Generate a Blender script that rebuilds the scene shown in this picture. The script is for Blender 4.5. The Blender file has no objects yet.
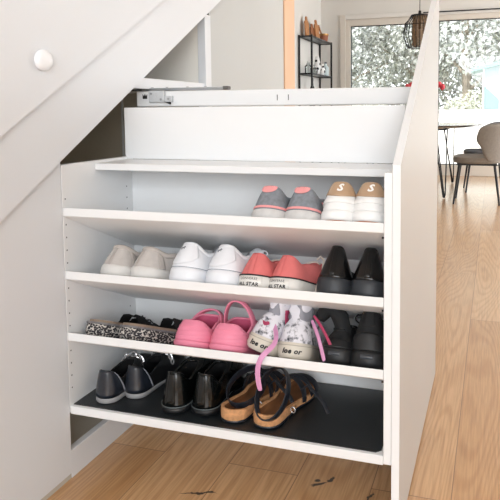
import bpy, bmesh, math, random
from mathutils import Vector, Matrix, noise
random.seed(7)
PI = math.pi
SC = bpy.context.scene
C = SC.collection

# ------------------------------------------------------------------ camera
FPX, CX, CY = 611.16, 304.09, 159.69
cd = bpy.data.cameras.new('camera')
cam = bpy.data.objects.new('camera', cd)
C.objects.link(cam)
fw = Vector((-0.294608, 0.95228, -0.079804)); rt = Vector((0.955467, 0.29502, -0.006845)); up = Vector((-0.017025, 0.078266, 0.996787))
cam.matrix_world = Matrix(((rt.x, up.x, -fw.x, 1.0054), (rt.y, up.y, -fw.y, -1.2435), (rt.z, up.z, -fw.z, 0.925), (0, 0, 0, 1)))
cd.sensor_width = 36; cd.sensor_fit = 'HORIZONTAL'
cd.lens = FPX / 500 * 36
cd.shift_x = (250 - CX) / 500
cd.shift_y = (CY - 250) / 500
cd.clip_start = 0.05; cd.clip_end = 200
SC.camera = cam

# ------------------------------------------------------------------ light
W = bpy.data.worlds.new('sky'); SC.world = W; W.use_nodes = True
bg = W.node_tree.nodes['Background']
bg.inputs['Color'].default_value = (0.93, 0.965, 1.0, 1)
bg.inputs['Strength'].default_value = 5.0

def area(name, loc, target, sx, sy, power, col=(1, 1, 1)):
    l = bpy.data.lights.new(name, 'AREA'); l.shape = 'RECTANGLE'; l.size = sx; l.size_y = sy
    l.energy = power; l.color = col
    o = bpy.data.objects.new(name, l); C.objects.link(o); o.location = loc
    o.rotation_euler = (Vector(target) - Vector(loc)).to_track_quat('-Z', 'Y').to_euler()
    return o
area('window_light_behind', (1.6, -4.3, 1.7), (0.6, 0.3, 0.6), 3.4, 1.9, 190, (0.9, 0.955, 1.0))
area('window_light_right', (4.2, -1.2, 1.6), (0.0, 0.2, 0.8), 2.4, 1.8, 8, (0.9, 0.955, 1.0))  # added fill that brightens the stair faces; no window stands there
area('window_light_dining', (4.2, 5.0, 1.6), (0.0, 5.0, 1.0), 4.0, 2.0, 110, (0.92, 0.96, 1.0))  # added fill from the open right side to brighten the dining area
sl_ = bpy.data.lights.new('sun', 'SUN'); sl_.energy = 4.0; sl_.angle = 0.05; sl_.color = (1.0, 0.97, 0.93)
so_ = bpy.data.objects.new('sun', sl_); C.objects.link(so_)
so_.rotation_euler = Vector((0.55, 0.75, -0.75)).to_track_quat('-Z', 'Y').to_euler()

SC.view_settings.view_transform = 'Standard'
SC.view_settings.look = 'None'
SC.view_settings.gamma = 1
SC.view_settings.use_curve_mapping = False
SC.view_settings.exposure = -0.2

# ------------------------------------------------------------------ materials
def lin(c):
    return tuple(((v / 255) / 12.92 if v / 255 <= 0.04045 else ((v / 255 + 0.055) / 1.055) ** 2.4) for v in c) + (1,)
MATS = {}
def mat(name, rgb, rough=0.5, metal=0.0, var=0.0, scale=8.0, bump=0.0, bscale=200.0, coat=0.0, spec=0.5, sheen=0.0, stretch=(1, 1, 1)):
    if name in MATS: return MATS[name]
    m = bpy.data.materials.new(name); m.use_nodes = True; nt = m.node_tree
    b = nt.nodes['Principled BSDF']
    c = lin(rgb)
    b.inputs['Base Color'].default_value = c
    b.inputs['Roughness'].default_value = rough
    b.inputs['Metallic'].default_value = metal
    b.inputs['Coat Weight'].default_value = coat
    b.inputs['Coat Roughness'].default_value = 0.08
    b.inputs['Specular IOR Level'].default_value = spec
    b.inputs['Sheen Weight'].default_value = sheen
    tc = nt.nodes.new('ShaderNodeTexCoord'); mp = nt.nodes.new('ShaderNodeMapping')
    mp.inputs['Scale'].default_value = stretch
    nt.links.new(tc.outputs['Object'], mp.inputs['Vector'])
    if var > 0:
        n = nt.nodes.new('ShaderNodeTexNoise'); n.inputs['Scale'].default_value = scale; n.inputs['Detail'].default_value = 5
        nt.links.new(mp.outputs['Vector'], n.inputs['Vector'])
        r = nt.nodes.new('ShaderNodeValToRGB')
        r.color_ramp.elements[0].position = 0.3; r.color_ramp.elements[1].position = 0.7
        r.color_ramp.elements[0].color = tuple(v * (1 - var) for v in c[:3]) + (1,)
        r.color_ramp.elements[1].color = tuple(min(1, v * (1 + var)) for v in c[:3]) + (1,)
        nt.links.new(n.outputs['Fac'], r.inputs['Fac']); nt.links.new(r.outputs['Color'], b.inputs['Base Color'])
    if bump > 0:
        n2 = nt.nodes.new('ShaderNodeTexNoise'); n2.inputs['Scale'].default_value = bscale; n2.inputs['Detail'].default_value = 4
        nt.links.new(mp.outputs['Vector'], n2.inputs['Vector'])
        bp = nt.nodes.new('ShaderNodeBump'); bp.inputs['Strength'].default_value = bump; bp.inputs['Distance'].default_value = 0.002
        nt.links.new(n2.outputs['Fac'], bp.inputs['Height']); nt.links.new(bp.outputs['Normal'], b.inputs['Normal'])
    MATS[name] = m
    return m

lam = mat('white_laminate', (238, 239, 240), 0.35, var=0.012, scale=3)
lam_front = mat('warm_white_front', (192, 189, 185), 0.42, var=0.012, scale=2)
pw = mat('stair_paint', (226, 229, 233), 0.5, var=0.01, scale=2, bump=0.03, bscale=60)
wallm = mat('wall_paint', (200, 203, 202), 0.7, var=0.015, scale=2, bump=0.05, bscale=120)
farwall = mat('kitchen_wall_paint', (220, 217, 211), 0.75, var=0.015, scale=2, bump=0.05, bscale=120)
framem = mat('window_frame_paint', (214, 207, 196), 0.5, var=0.01)
gasket = mat('gasket', (40, 42, 44), 0.6)
peach = mat('peach_plaster', (226, 184, 148), 0.6, var=0.03, scale=5, bump=0.05)
ceilm = mat('ceiling_paint', (240, 238, 234), 0.8)
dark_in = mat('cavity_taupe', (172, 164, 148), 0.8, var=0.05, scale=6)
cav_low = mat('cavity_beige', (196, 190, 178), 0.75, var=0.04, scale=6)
metal = mat('zinc_steel', (165, 168, 170), 0.35, metal=0.75, var=0.06, scale=60)
plast_g = mat('grey_plastic', (200, 203, 206), 0.5, var=0.06, scale=90)
blackp = mat('black_plastic', (22, 22, 24), 0.5)
blackm = mat('black_metal', (24, 24, 26), 0.42, metal=0.3)
matm = mat('black_mat_rubber', (30, 34, 37), 0.34, var=0.25, scale=14, bump=0.25, bscale=500)

def oak():
    m = bpy.data.materials.new('oak_planks'); m.use_nodes = True; nt = m.node_tree; N = nt.nodes; L = nt.links
    b = N['Principled BSDF']
    g = N.new('ShaderNodeNewGeometry')
    sep = N.new('ShaderNodeSeparateXYZ'); L.new(g.outputs['Position'], sep.inputs[0])
    cmb = N.new('ShaderNodeCombineXYZ')
    ax = N.new('ShaderNodeMath'); ax.operation = 'ADD'; ax.inputs[1].default_value = 20.0 * 0.19 - 0.925 % 0.19
    ay = N.new('ShaderNodeMath'); ay.operation = 'ADD'; ay.inputs[1].default_value = 20.83
    L.new(sep.outputs['X'], ax.inputs[0]); L.new(sep.outputs['Y'], ay.inputs[0])
    L.new(ay.outputs[0], cmb.inputs['X']); L.new(ax.outputs[0], cmb.inputs['Y'])
    br = N.new('ShaderNodeTexBrick'); L.new(cmb.outputs[0], br.inputs['Vector'])
    br.offset = 0.37; br.offset_frequency = 2; br.squash = 1
    br.inputs['Color1'].default_value = (0, 0, 0, 1); br.inputs['Color2'].default_value = (1, 1, 1, 1)
    br.inputs['Mortar'].default_value = (0.5, 0.5, 0.5, 1)
    br.inputs['Scale'].default_value = 1.0; br.inputs['Mortar Size'].default_value = 0.0011; br.inputs['Mortar Smooth'].default_value = 0.4
    br.inputs['Brick Width'].default_value = 2.1; br.inputs['Row Height'].default_value = 0.19
    # grain: distorted rings stretched along the plank, shifted per plank
    mp = N.new('ShaderNodeMapping'); mp.inputs['Scale'].default_value = (5.0, 0.55, 1.0); L.new(g.outputs['Position'], mp.inputs['Vector'])
    off = N.new('ShaderNodeVectorMath'); off.operation = 'SCALE'; off.inputs['Scale'].default_value = 7.3
    L.new(br.outputs['Color'], off.inputs[0])
    add = N.new('ShaderNodeVectorMath'); L.new(mp.outputs[0], add.inputs[0]); L.new(off.outputs[0], add.inputs[1])
    n1 = N.new('ShaderNodeTexNoise'); n1.inputs['Scale'].default_value = 1.0; n1.inputs['Detail'].default_value = 1.0; n1.inputs['Distortion'].default_value = 0.35
    L.new(add.outputs[0], n1.inputs['Vector'])
    mul = N.new('ShaderNodeMath'); mul.operation = 'MULTIPLY'; mul.inputs[1].default_value = 170; L.new(n1.outputs['Fac'], mul.inputs[0])
    sn = N.new('ShaderNodeMath'); sn.operation = 'SINE'; L.new(mul.outputs[0], sn.inputs[0])
    mr = N.new('ShaderNodeMapRange'); mr.inputs['From Min'].default_value = -1; mr.inputs['From Max'].default_value = 1; L.new(sn.outputs[0], mr.inputs['Value'])
    mp2 = N.new('ShaderNodeMapping'); mp2.inputs['Scale'].default_value = (160, 6, 1); L.new(g.outputs['Position'], mp2.inputs['Vector'])
    n2 = N.new('ShaderNodeTexNoise'); n2.inputs['Scale'].default_value = 1; n2.inputs['Detail'].default_value = 4; L.new(mp2.outputs[0], n2.inputs['Vector'])
    # plank base tone
    r1 = N.new('ShaderNodeValToRGB'); L.new(br.outputs['Color'], r1.inputs['Fac'])
    r1.color_ramp.elements[0].color = lin((198, 152, 104)); r1.color_ramp.elements[1].color = lin((220, 180, 136))
    mx = N.new('ShaderNodeMix'); mx.data_type = 'RGBA'; mx.blend_type = 'MULTIPLY'; mx.inputs['Factor'].default_value = 1.0
    L.new(r1.outputs['Color'], mx.inputs['A'])
    r2 = N.new('ShaderNodeValToRGB'); L.new(mr.outputs[0], r2.inputs['Fac'])
    r2.color_ramp.elements[0].color = (0.88, 0.83, 0.77, 1); r2.color_ramp.elements[1].color = (1, 1, 1, 1)
    r2.color_ramp.elements[1].position = 0.62
    L.new(r2.outputs['Color'], mx.inputs['B'])
    mx2 = N.new('ShaderNodeMix'); mx2.data_type = 'RGBA'; mx2.blend_type = 'MULTIPLY'; mx2.inputs['Factor'].default_value = 1.0
    r3 = N.new('ShaderNodeValToRGB'); L.new(n2.outputs['Fac'], r3.inputs['Fac'])
    r3.color_ramp.elements[0].position = 0.3; r3.color_ramp.elements[0].color = (0.78, 0.73, 0.66, 1)
    r3.color_ramp.elements[1].position = 0.6; r3.color_ramp.elements[1].color = (1.03, 1.03, 1.03, 1)
    L.new(mx.outputs['Result'], mx2.inputs['A']); L.new(r3.outputs['Color'], mx2.inputs['B'])
    # seams
    mx3 = N.new('ShaderNodeMix'); mx3.data_type = 'RGBA'; L.new(br.outputs['Fac'], mx3.inputs['Factor'])
    L.new(mx2.outputs['Result'], mx3.inputs['A']); mx3.inputs['B'].default_value = lin((120, 84, 52))
    cur = mx3.outputs['Result']
    # knots: dark cracks where the photograph has them (x, y, half length, half width, turn)
    def knot(cur, x, y, a, bq, ang, ns):
        p = N.new('ShaderNodeVectorMath'); p.operation = 'SUBTRACT'; p.inputs[1].default_value = (x, y, 0); L.new(g.outputs['Position'], p.inputs[0])
        nn = N.new('ShaderNodeTexNoise'); nn.inputs['Scale'].default_value = ns; L.new(g.outputs['Position'], nn.inputs['Vector'])
        ns_ = N.new('ShaderNodeVectorMath'); ns_.operation = 'SUBTRACT'; ns_.inputs[1].default_value = (.5, .5, .5); L.new(nn.outputs['Color'], ns_.inputs[0])
        sc = N.new('ShaderNodeVectorMath'); sc.operation = 'SCALE'; sc.inputs['Scale'].default_value = a * 0.9; L.new(ns_.outputs[0], sc.inputs[0])
        ad = N.new('ShaderNodeVectorMath'); L.new(p.outputs[0], ad.inputs[0]); L.new(sc.outputs[0], ad.inputs[1])
        m_ = N.new('ShaderNodeMapping'); m_.vector_type = 'TEXTURE'; m_.inputs['Rotation'].default_value = (0, 0, ang); m_.inputs['Scale'].default_value = (a, bq, 1)
        L.new(ad.outputs[0], m_.inputs['Vector'])
        fl = N.new('ShaderNodeVectorMath'); fl.operation = 'MULTIPLY'; fl.inputs[1].default_value = (1, 1, 0); L.new(m_.outputs[0], fl.inputs[0])
        ln = N.new('ShaderNodeVectorMath'); ln.operation = 'LENGTH'; L.new(fl.outputs[0], ln.inputs[0])
        q = N.new('ShaderNodeMapRange'); q.inputs['From Min'].default_value = 0.75; q.inputs['From Max'].default_value = 1.15
        q.inputs['To Min'].default_value = 1; q.inputs['To Max'].default_value = 0; L.new(ln.outputs['Value'], q.inputs['Value'])
        mm = N.new('ShaderNodeMix'); mm.data_type = 'RGBA'; L.new(q.outputs[0], mm.inputs['Factor']); L.new(cur, mm.inputs['A'])
        mm.inputs['B'].default_value = lin((52, 44, 38))
        return mm.outputs['Result']
    for k in ((0.607, 0.150, 0.020, 0.006, 0.5, 60), (0.632, 0.178, 0.016, 0.006, 1.2, 60), (0.361, 0.044, 0.012, 0.004, 0.3, 90),
              (0.335, 0.03, 0.045, 0.003, 0.35, 40), (0.738, 0.136, 0.018, 0.004, 1.3, 70), (0.60, 0.163, 0.008, 0.006, 0.2, 80),
              (1.25, 1.2, 0.02, 0.006, 1.4, 60), (0.2, 2.4, 0.02, 0.006, 1.4, 60)):
        cur = knot(cur, *k)
    L.new(cur, b.inputs['Base Color'])
    rr = N.new('ShaderNodeMapRange'); rr.inputs['To Min'].default_value = 0.24; rr.inputs['To Max'].default_value = 0.42; L.new(n2.outputs['Fac'], rr.inputs['Value'])
    L.new(rr.outputs[0], b.inputs['Roughness'])
    b.inputs['Specular IOR Level'].default_value = 0.6
    b.inputs['Coat Weight'].default_value = 0.8; b.inputs['Coat Roughness'].default_value = 0.22
    bp = N.new('ShaderNodeBump'); bp.inputs['Strength'].default_value = 0.15; bp.inputs['Distance'].default_value = 0.001
    L.new(mr.outputs[0], bp.inputs['Height']); L.new(bp.outputs['Normal'], b.inputs['Normal'])
    return m
oakm = oak()

def glassm(name, tint=(1, 1, 1), gl=0.12):
    m = bpy.data.materials.new(name); m.use_nodes = True; nt = m.node_tree
    for n in list(nt.nodes):
        if n.type != 'OUTPUT_MATERIAL': nt.nodes.remove(n)
    t = nt.nodes.new('ShaderNodeBsdfTransparent'); t.inputs['Color'].default_value = tint + (1,)
    gsh = nt.nodes.new('ShaderNodeBsdfGlossy'); gsh.inputs['Roughness'].default_value = 0.02
    lw = nt.nodes.new('ShaderNodeFresnel'); lw.inputs['IOR'].default_value = 1.45
    mx = nt.nodes.new('ShaderNodeMixShader')
    nt.links.new(lw.outputs['Fac'], mx.inputs['Fac']); nt.links.new(t.outputs[0], mx.inputs[1]); nt.links.new(gsh.outputs[0], mx.inputs[2])
    out = [n for n in nt.nodes if n.type == 'OUTPUT_MATERIAL'][0]
    nt.links.new(mx.outputs[0], out.inputs['Surface'])
    return m
glass = glassm('window_glass')
jarglass = glassm('jar_glass', (0.86, 0.9, 0.9))

# ------------------------------------------------------------------ mesh helpers
class MB:
    def __init__(s): s.v = []; s.f = []
    def vadd(s, pts):
        n = len(s.v); s.v += [tuple(p) for p in pts]; return n
    def box(s, x0, x1, y0, y1, z0, z1, M=None):
        P = [Vector((x, y, z)) for z in (z0, z1) for y in (y0, y1) for x in (x0, x1)]
        if M: P = [M @ p for p in P]
        n = s.vadd(P)
        s.f += [tuple(n + i for i in q) for q in ((0, 2, 3, 1), (4, 5, 7, 6), (0, 1, 5, 4), (2, 6, 7, 3), (0, 4, 6, 2), (1, 3, 7, 5))]
        return s
    def grid(s, rows, wrapu=False, wrapv=False, flip=False):
        nr = len(rows); nc = len(rows[0]); n = s.vadd([p for r in rows for p in r])
        for i in range(nr if wrapv else nr - 1):
            for j in range(nc if wrapu else nc - 1):
                a = n + i * nc + j; b_ = n + i * nc + (j + 1) % nc
                c_ = n + ((i + 1) % nr) * nc + (j + 1) % nc; d = n + ((i + 1) % nr) * nc + j
                s.f.append((a, b_, c_, d) if not flip else (d, c_, b_, a))
        return s
    def fan(s, ring, centre=None, flip=False):
        c = centre or sum((Vector(p) for p in ring), Vector()) / len(ring)
        n = s.vadd(list(ring) + [c]); k = len(ring)
        for i in range(k):
            t = (n + i, n + (i + 1) % k, n + k); s.f.append(t if not flip else t[::-1])
    def tube(s, pts, r, n=8, close=False):
        pts = [Vector(p) for p in pts]; rr = r if isinstance(r, (list, tuple)) else [r] * len(pts)
        rows = []; prev = None
        K = len(pts)
        for i, p in enumerate(pts):
            a = pts[(i - 1) % K] if (close or i > 0) else p; b_ = pts[(i + 1) % K] if (close or i < K - 1) else p
            t = (b_ - a).normalized()
            if prev is None:
                ref = Vector((0, 0, 1)) if abs(t.z) < 0.9 else Vector((1, 0, 0)); u = t.cross(ref).normalized()
            else:
                u = (prev - t * prev.dot(t)).normalized()
            prev = u; w = t.cross(u)
            rows.append([p + (u * math.cos(2 * PI * k / n) + w * math.sin(2 * PI * k / n)) * rr[i] for k in range(n)])
        s.grid(rows, wrapu=True, wrapv=close)
        if not close:
            s.fan(rows[0], flip=True); s.fan(rows[-1])
        return s
    def lathe(s, prof, c=(0, 0, 0), n=20, sx=1.0, sy=1.0):
        rows = [[Vector((c[0] + r * sx * math.cos(2 * PI * k / n), c[1] + r * sy * math.sin(2 * PI * k / n), c[2] + z)) for k in range(n)] for r, z in prof]
        s.grid(rows, wrapu=True); s.fan(rows[0], flip=True); s.fan(rows[-1])
        return s
    def prism(s, poly, axis, a, b_):
        def P(p, t):
            if axis == 'x': return (t, p[0], p[1])
            if axis == 'y': return (p[0], t, p[1])
            return (p[0], p[1], t)
        k = len(poly); n = s.vadd([P(p, a) for p in poly] + [P(p, b_) for p in poly])
        s.f.append(tuple(n + i for i in range(k))[::-1]); s.f.append(tuple(n + k + i for i in range(k)))
        for i in range(k):
            j = (i + 1) % k; s.f.append((n + i, n + j, n + k + j, n + k + i))
        return s
    def ribbon(s, pts, nrm, w, t):
        """flat strap: path, one normal per point, width and thickness"""
        pts = [Vector(p) for p in pts]; K = len(pts); rows = []
        for i, p in enumerate(pts):
            d = (pts[min(i + 1, K - 1)] - pts[max(i - 1, 0)]).normalized()
            nn = Vector(nrm[i] if isinstance(nrm, list) else nrm); nn = (nn - d * nn.dot(d)).normalized()
            sd = d.cross(nn); ww = (w[i] if isinstance(w, list) else w) / 2
            rows.append([p + sd * ww + nn * t * .3, p + sd * ww * .8 + nn * t / 2, p - sd * ww * .8 + nn * t / 2, p - sd * ww + nn * t * .3,
                         p - sd * ww - nn * t * .3, p - sd * ww * .8 - nn * t / 2, p + sd * ww * .8 - nn * t / 2, p + sd * ww - nn * t * .3])
        s.grid(rows, wrapu=True); s.fan(rows[0], flip=True); s.fan(rows[-1])
        return s
    def build(s, name, m, parent=None, smooth=True, bevel=0.0, solid=0.0, ang=40, subsurf=0, kind=None, label=None):
        me = bpy.data.meshes.new(name); me.from_pydata([tuple(p) for p in s.v], [], s.f)
        bm = bmesh.new(); bm.from_mesh(me)
        bmesh.ops.remove_doubles(bm, verts=bm.verts, dist=1e-6)
        bmesh.ops.recalc_face_normals(bm, faces=bm.faces); bm.to_mesh(me); bm.free()
        me.materials.append(m)
        if smooth:
            me.polygons.foreach_set('use_smooth', [True] * len(me.polygons))
            me.set_sharp_from_angle(angle=math.radians(ang))
        o = bpy.data.objects.new(name, me); C.objects.link(o)
        if solid:
            md = o.modifiers.new('solid', 'SOLIDIFY'); md.thickness = solid; md.offset = 0
        if bevel:
            md = o.modifiers.new('bevel', 'BEVEL'); md.width = bevel; md.segments = 2; md.limit_method = 'ANGLE'
        if subsurf:
            md = o.modifiers.new('sub', 'SUBSURF'); md.levels = subsurf; md.render_levels = subsurf
        if parent: o.parent = parent
        if kind: o['kind'] = kind
        if label: o['label'] = label
        return o

def tag(o, label, cat, group=None, kind=None):
    o['label'] = label; o['category'] = cat
    if group: o['group'] = group
    if kind: o['kind'] = kind
    return o
def empty(name, loc=(0, 0, 0)):
    o = bpy.data.objects.new(name, None); C.objects.link(o); o.location = loc; o.empty_display_size = 0.05
    return o
def box(name, m, x0, x1, y0, y1, z0, z1, parent=None, bevel=0.0, kind=None, label=None):
    return MB().box(x0, x1, y0, y1, z0, z1).build(name, m, parent, bevel=bevel, kind=kind, label=label)

# ------------------------------------------------------------------ the room shell
YW = 7.55           # window wall
TS = 0.577          # slope of the stair
def zl(y): return 0.817 + TS * y      # underside of the stair string
def zu(y): return 0.999 + TS * y      # joint between string and solid balustrade

MB().box(-4, 4.5, -4.5, YW + 0.15, -0.05, 0).build('floor', oakm, kind='structure')
MB().box(-4, 4.5, -4.6, YW + 0.1, 2.62, 2.7).build('ceiling', ceilm, kind='structure')
MB().box(-1.54, 4.5, -4.6, -4.5, 0, 2.62).build('wall_behind', ceilm, kind='structure')
MB().box(4.4, 4.5, -4.5, 3.4, 0, 2.62).build('wall_right', ceilm, kind='structure')  # unseen wall, its length set to hold back daylight from the right
MB().box(-1.54, -1.44, -4.5, 1.9, 0, 2.62).build('wall_hall', ceilm, kind='structure')  # unseen wall, added to close off light from behind the stair

# fixed panel under the stair, left of the opening
MB().prism([(-1.6, 0.014), (-0.003, 0.014), (-0.003, zl(-0.003) - .004), (-1.38, zl(-1.38) - .004), (-1.6, 0.016)], 'x', -0.018, 0.0).build('wall_left', pw, kind='structure')
MB().prism([(-1.9, zl(-1.9) - .03), (-.021, zl(-.021) - .03), (-.021, zl(-.021) + .03), (-1.9, zl(-1.9) + .03)], 'x', -0.04, -0.019).build('trim_8', gasket, kind='structure')  # dark strip behind the joint, painting in its shadow line
MB().box(-0.018, -0.002, -1.6, -0.003, 0.0, 0.0135).build('trim_1', cav_low, kind='structure')
# wall under the stair beyond the opening
MB().prism([(0.848, 0.0), (1.69, 0.0), (1.69, zl(1.69) + .02), (0.848, zl(.848) + .02)], 'x', -0.10, -0.006).build('wall_stair', wallm, kind='structure')
MB().box(-0.03, 0.0, 0.800, 0.846, 0.0, zl(0.80) - .002).build('trim_2', pw, kind='structure')
# string
MB().prism([(-1.9, zl(-1.9)), (2.6, zl(2.6)), (2.6, zu(2.6) + .03), (-1.9, zu(-1.9) + .03)], 'x', -0.05, 0.013).build('trim_3', pw, kind='structure')
# solid balustrade board
MB().prism([(-2.2, zu(-2.2)), (2.6, zu(2.6)), (2.6, 3.0), (-2.2, 3.0)], 'x', -0.04, 0.026).build('wall_balustrade', pw, kind='structure')
# plaster pier at the end of the stair wall
MB().box(-0.14, 0.0, 1.692, 1.852, 0.0, 2.62).build('wall_pier', peach, kind='structure')
# cavity under the stair
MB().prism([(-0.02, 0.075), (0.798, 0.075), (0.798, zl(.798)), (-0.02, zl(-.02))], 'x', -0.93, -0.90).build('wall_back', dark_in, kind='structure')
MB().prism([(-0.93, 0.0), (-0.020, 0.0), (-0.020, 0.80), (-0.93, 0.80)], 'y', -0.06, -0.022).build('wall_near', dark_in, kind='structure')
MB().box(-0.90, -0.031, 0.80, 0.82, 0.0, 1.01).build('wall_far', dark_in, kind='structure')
MB().box(-0.90, -0.031, 0.80, 0.82, 1.011, zl(.80) - .002).build('wall_niche_side', mat('niche_paint', (248, 245, 238), .7), kind='structure')
MB().box(-0.90, -0.021, -0.02, 0.798, 0.0, 0.058).build('floor_cavity', cav_low, kind='structure')
MB().box(-0.019, 0.0, -0.003, 0.798, 0.0, 0.072).build('trim_4', pw, bevel=0.001, kind='structure')
MB().prism([(-.06, zl(-.06)), (0.82, zl(.82)), (0.82, zl(.82) + .04), (-.06, zl(-.06) + .04)], 'x', -0.93, -0.051).build('ceiling_stair', wallm, kind='structure')
MB().box(-0.36, -0.351, 0.798, 0.847, 0.0, 1.3).build('wall_post', wallm, kind='structure')
# niche above the pull-out
MB().prism([(0.33, 0.995), (0.796, 0.995), (0.796, 1.027), (0.36, 1.027)], 'x', -0.35, -0.004).build('trim_5', pw, kind='structure')
MB().prism([(0.36, 1.028), (0.798, 1.028), (0.798, zl(.798)), (0.36, zl(.36))], 'x', -0.36, -0.34).build('wall_niche', mat('niche_paint', (248, 245, 238), .7), kind='structure')
# kitchen side wall and window wall
MB().box(-1.54, -1.44, 1.9, YW + .1, 0, 2.62).build('wall_kitchen', farwall, kind='structure')
XL, XR = -1.123, 2.9
MB().box(-1.44, XL, YW, YW + 0.12, 0, 2.62).build('wall_window_side', farwall, kind='structure')
MB().box(XL, 4.5, YW, YW + 0.12, 2.281, 2.62).build('wall_window_head', farwall, kind='structure')
MB().box(XR, 4.5, YW, YW + 0.12, 0, 2.281).build('wall_window_end', farwall, kind='structure')

def window(n, x0, x1, z0, z1, fl, fr, ft, fb):
    e = empty('window_%d' % n, ((x0 + x1) / 2, YW + .06, z0)); e['kind'] = 'structure'
    o = e.location
    m = MB()
    def bx(a, b_, c_, d): m.box(a - o.x, b_ - o.x, -.05, .05, c_ - o.z, d - o.z)
    bx(x0, x0 + fl, z0, z1); bx(x1 - fr, x1, z0, z1); bx(x0 + fl, x1 - fr, z1 - ft, z1); bx(x0 + fl, x1 - fr, z0, z0 + fb)
    m.build('window_frame', framem, e, bevel=0.003)
    g = MB(); a, b_, c_, d = x0 + fl, x1 - fr, z0 + fb, z1 - ft; w = .009
    for q in ((a, a + w, c_, d), (b_ - w, b_, c_, d), (a, b_, d - w * 1.1, d), (a, b_, c_, c_ + w)): g.box(q[0] - o.x, q[1] - o.x, -.012, .03, q[2] - o.z, q[3] - o.z)
    g.build('gasket', gasket, e)
    MB().box(a - o.x, b_ - o.x, .004, .01, c_ - o.z, d - o.z).build('window_pane', glass, e)
window(1, XL, 0.17, 0.0, 2.281, .119, .10, .135, .15)
window(2, 0.171, XR, 0.0, 2.281, .084, .1, .115, .15)
MB().box(XL - .02, XL + .055, YW - .03, YW - .001, 0, 2.30).build('trim_6', framem, bevel=0.003, kind='structure')
MB().box(XL + .056, XR, YW - .03, YW - .001, 2.235, 2.30).build('trim_7', farwall, bevel=0.003, kind='structure')
MB().box(0.05, XR, YW - .06, YW - .031, 2.268, 2.281).build('curtain_rail', blackm)
tag(bpy.data.objects['curtain_rail'], 'thin black curtain rail above the right window', 'curtain rail')

# round white cap on the balustrade
k = MB(); prof = [(0.0235, 0.0), (0.0245, 0.004), (0.0238, 0.010), (0.020, 0.0145), (0.012, 0.017), (0.002, 0.0178)]
rows = [[Vector((z, r * math.cos(a * PI / 14), r * math.sin(a * PI / 14))) for a in range(28)] for r, z in prof]
k.grid(rows, wrapu=True); k.fan(rows[-1]); k.fan(rows[0], flip=True)
kn = k.build('wall_cap', mat('white_plastic', (248, 250, 253), 0.3)); kn.location = (0.0265, -0.084, 1.043)
tag(kn, 'small round white cap on the white stair balustrade panel', 'cap')

# ------------------------------------------------------------------ pull-out shoe cabinet
XI, XO1, XO2 = 0.793, 0.810, 0.8276
TILT = math.atan(0.45)
ZF = {2: .6923, 3: .5342, 4: .3781}
cab = empty('pull_out_cabinet', (0.4, 0.0, 0.0)); co = cab.location
tag(cab, 'white pull-out shoe cabinet with slanted shelves standing in front of the stair opening', 'shoe cabinet')
def cpart(name, m, x0, x1, y0, y1, z0, z1, bevel=0.0012, mt=None):
    q = MB().box(x0 - co.x, x1 - co.x, y0, y1, z0, z1); return q.build(name, m, cab, bevel=bevel)
sidep = cpart('side_panel', lam, -.0165, 0.0, 0.0, .313, .170, .797)
cpart('side_panel', lam, XI, XO1, 0.0, .313, .170, .797)
fp = MB().prism([(0.0, 0.010), (0.8607, 0.010), (0.8607, .811 + .5985 * .8607), (0.0, 0.8125)], 'x', XO1 + .0003 - co.x, XO2 - co.x)
fp.build('front_panel', lam_front, cab, bevel=0.0015)
eb = MB(); zs_ = .8125; ze_ = .811 + .5985 * .8607
eb.prism([(-.0009, .011), (-.0001, .011), (-.0001, zs_ + .0003), (.8607, ze_ + .0003), (.8607, ze_ + .0013), (-.0009, zs_ + .0012)], 'x', XO1 + .0006 - co.x, XO2 - .0003 - co.x)
eb.build('edge_band', lam, cab)
cpart('back_panel', lam, 0.0, XI, .304, .313, .190, .775)
cpart('top_shelf', lam, 0.0005, XO1, .132, .282, .773, .7905)
cpart('upper_back_board', lam, -.006, XI + .004, .283, .303, .791, .9375)
for i in (2, 3, 4):
    th = .0205; z = ZF[i]; a = TILT; yb = .302
    q = MB().prism([(0.0, z), (yb, z - .45 * yb), (yb, z - .45 * yb - th / math.cos(a)), (0.006, z - th - .0045), (0.0, z - th)], 'x', 0.0006 - co.x, XI - .0006 - co.x)
    q.build('slanted_shelf', lam, cab, bevel=0.0012)
cpart('bottom_shelf', lam, 0.0005, XI - .0005, 0.0, .303, .1675, .1882)
rl = MB().box(-.034 - co.x, XO1 - .001 - co.x, .392, .416, .940, .9865); rl.build('hanging_rail', lam, cab, bevel=0.004)
cpart('rear_brace', lam, 0.0, XO1, .39, .41, .010, .19)
cpart('rear_base', lam, 0.0, XO1, .314, .389, .168, .186)
for x in (.4205, .4535): MB().box(x - co.x, x + .002 - co.x, .3912, .3925, .955, .971).build('rail_slot', mat('slot_dark', (60, 60, 62), 0.6), cab)
# shelf pins and rows of pin holes
z = .1995
zz = [.712 - .032 * j for j in range(16)]
for yy in (.010, .275):
    for zh in zz:
        rr = [Vector((0.0004 - co.x, yy + .0021 * math.cos(k * PI / 4), zh + .0021 * math.sin(k * PI / 4))) for k in range(8)]
        hm = MB(); hm.fan(rr); hm.build('pin_hole', mat('pin_hole_dark', (84, 84, 86), 0.8), cab, smooth=False)
pins = [(1, .022, ZF[2] - .036), (1, .022, ZF[3] - .036), (1, .022, ZF[4] - .036), (1, .145, .768)]
for sd, y, z in pins:
    x0, x1 = (0.0, .012) if sd == 0 else (XI - .008, XI)
    MB().tube([(x0 - co.x, y, z), (x1 - co.x, y, z)], .002, 10).build('shelf_pin', blackm, cab)

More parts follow.
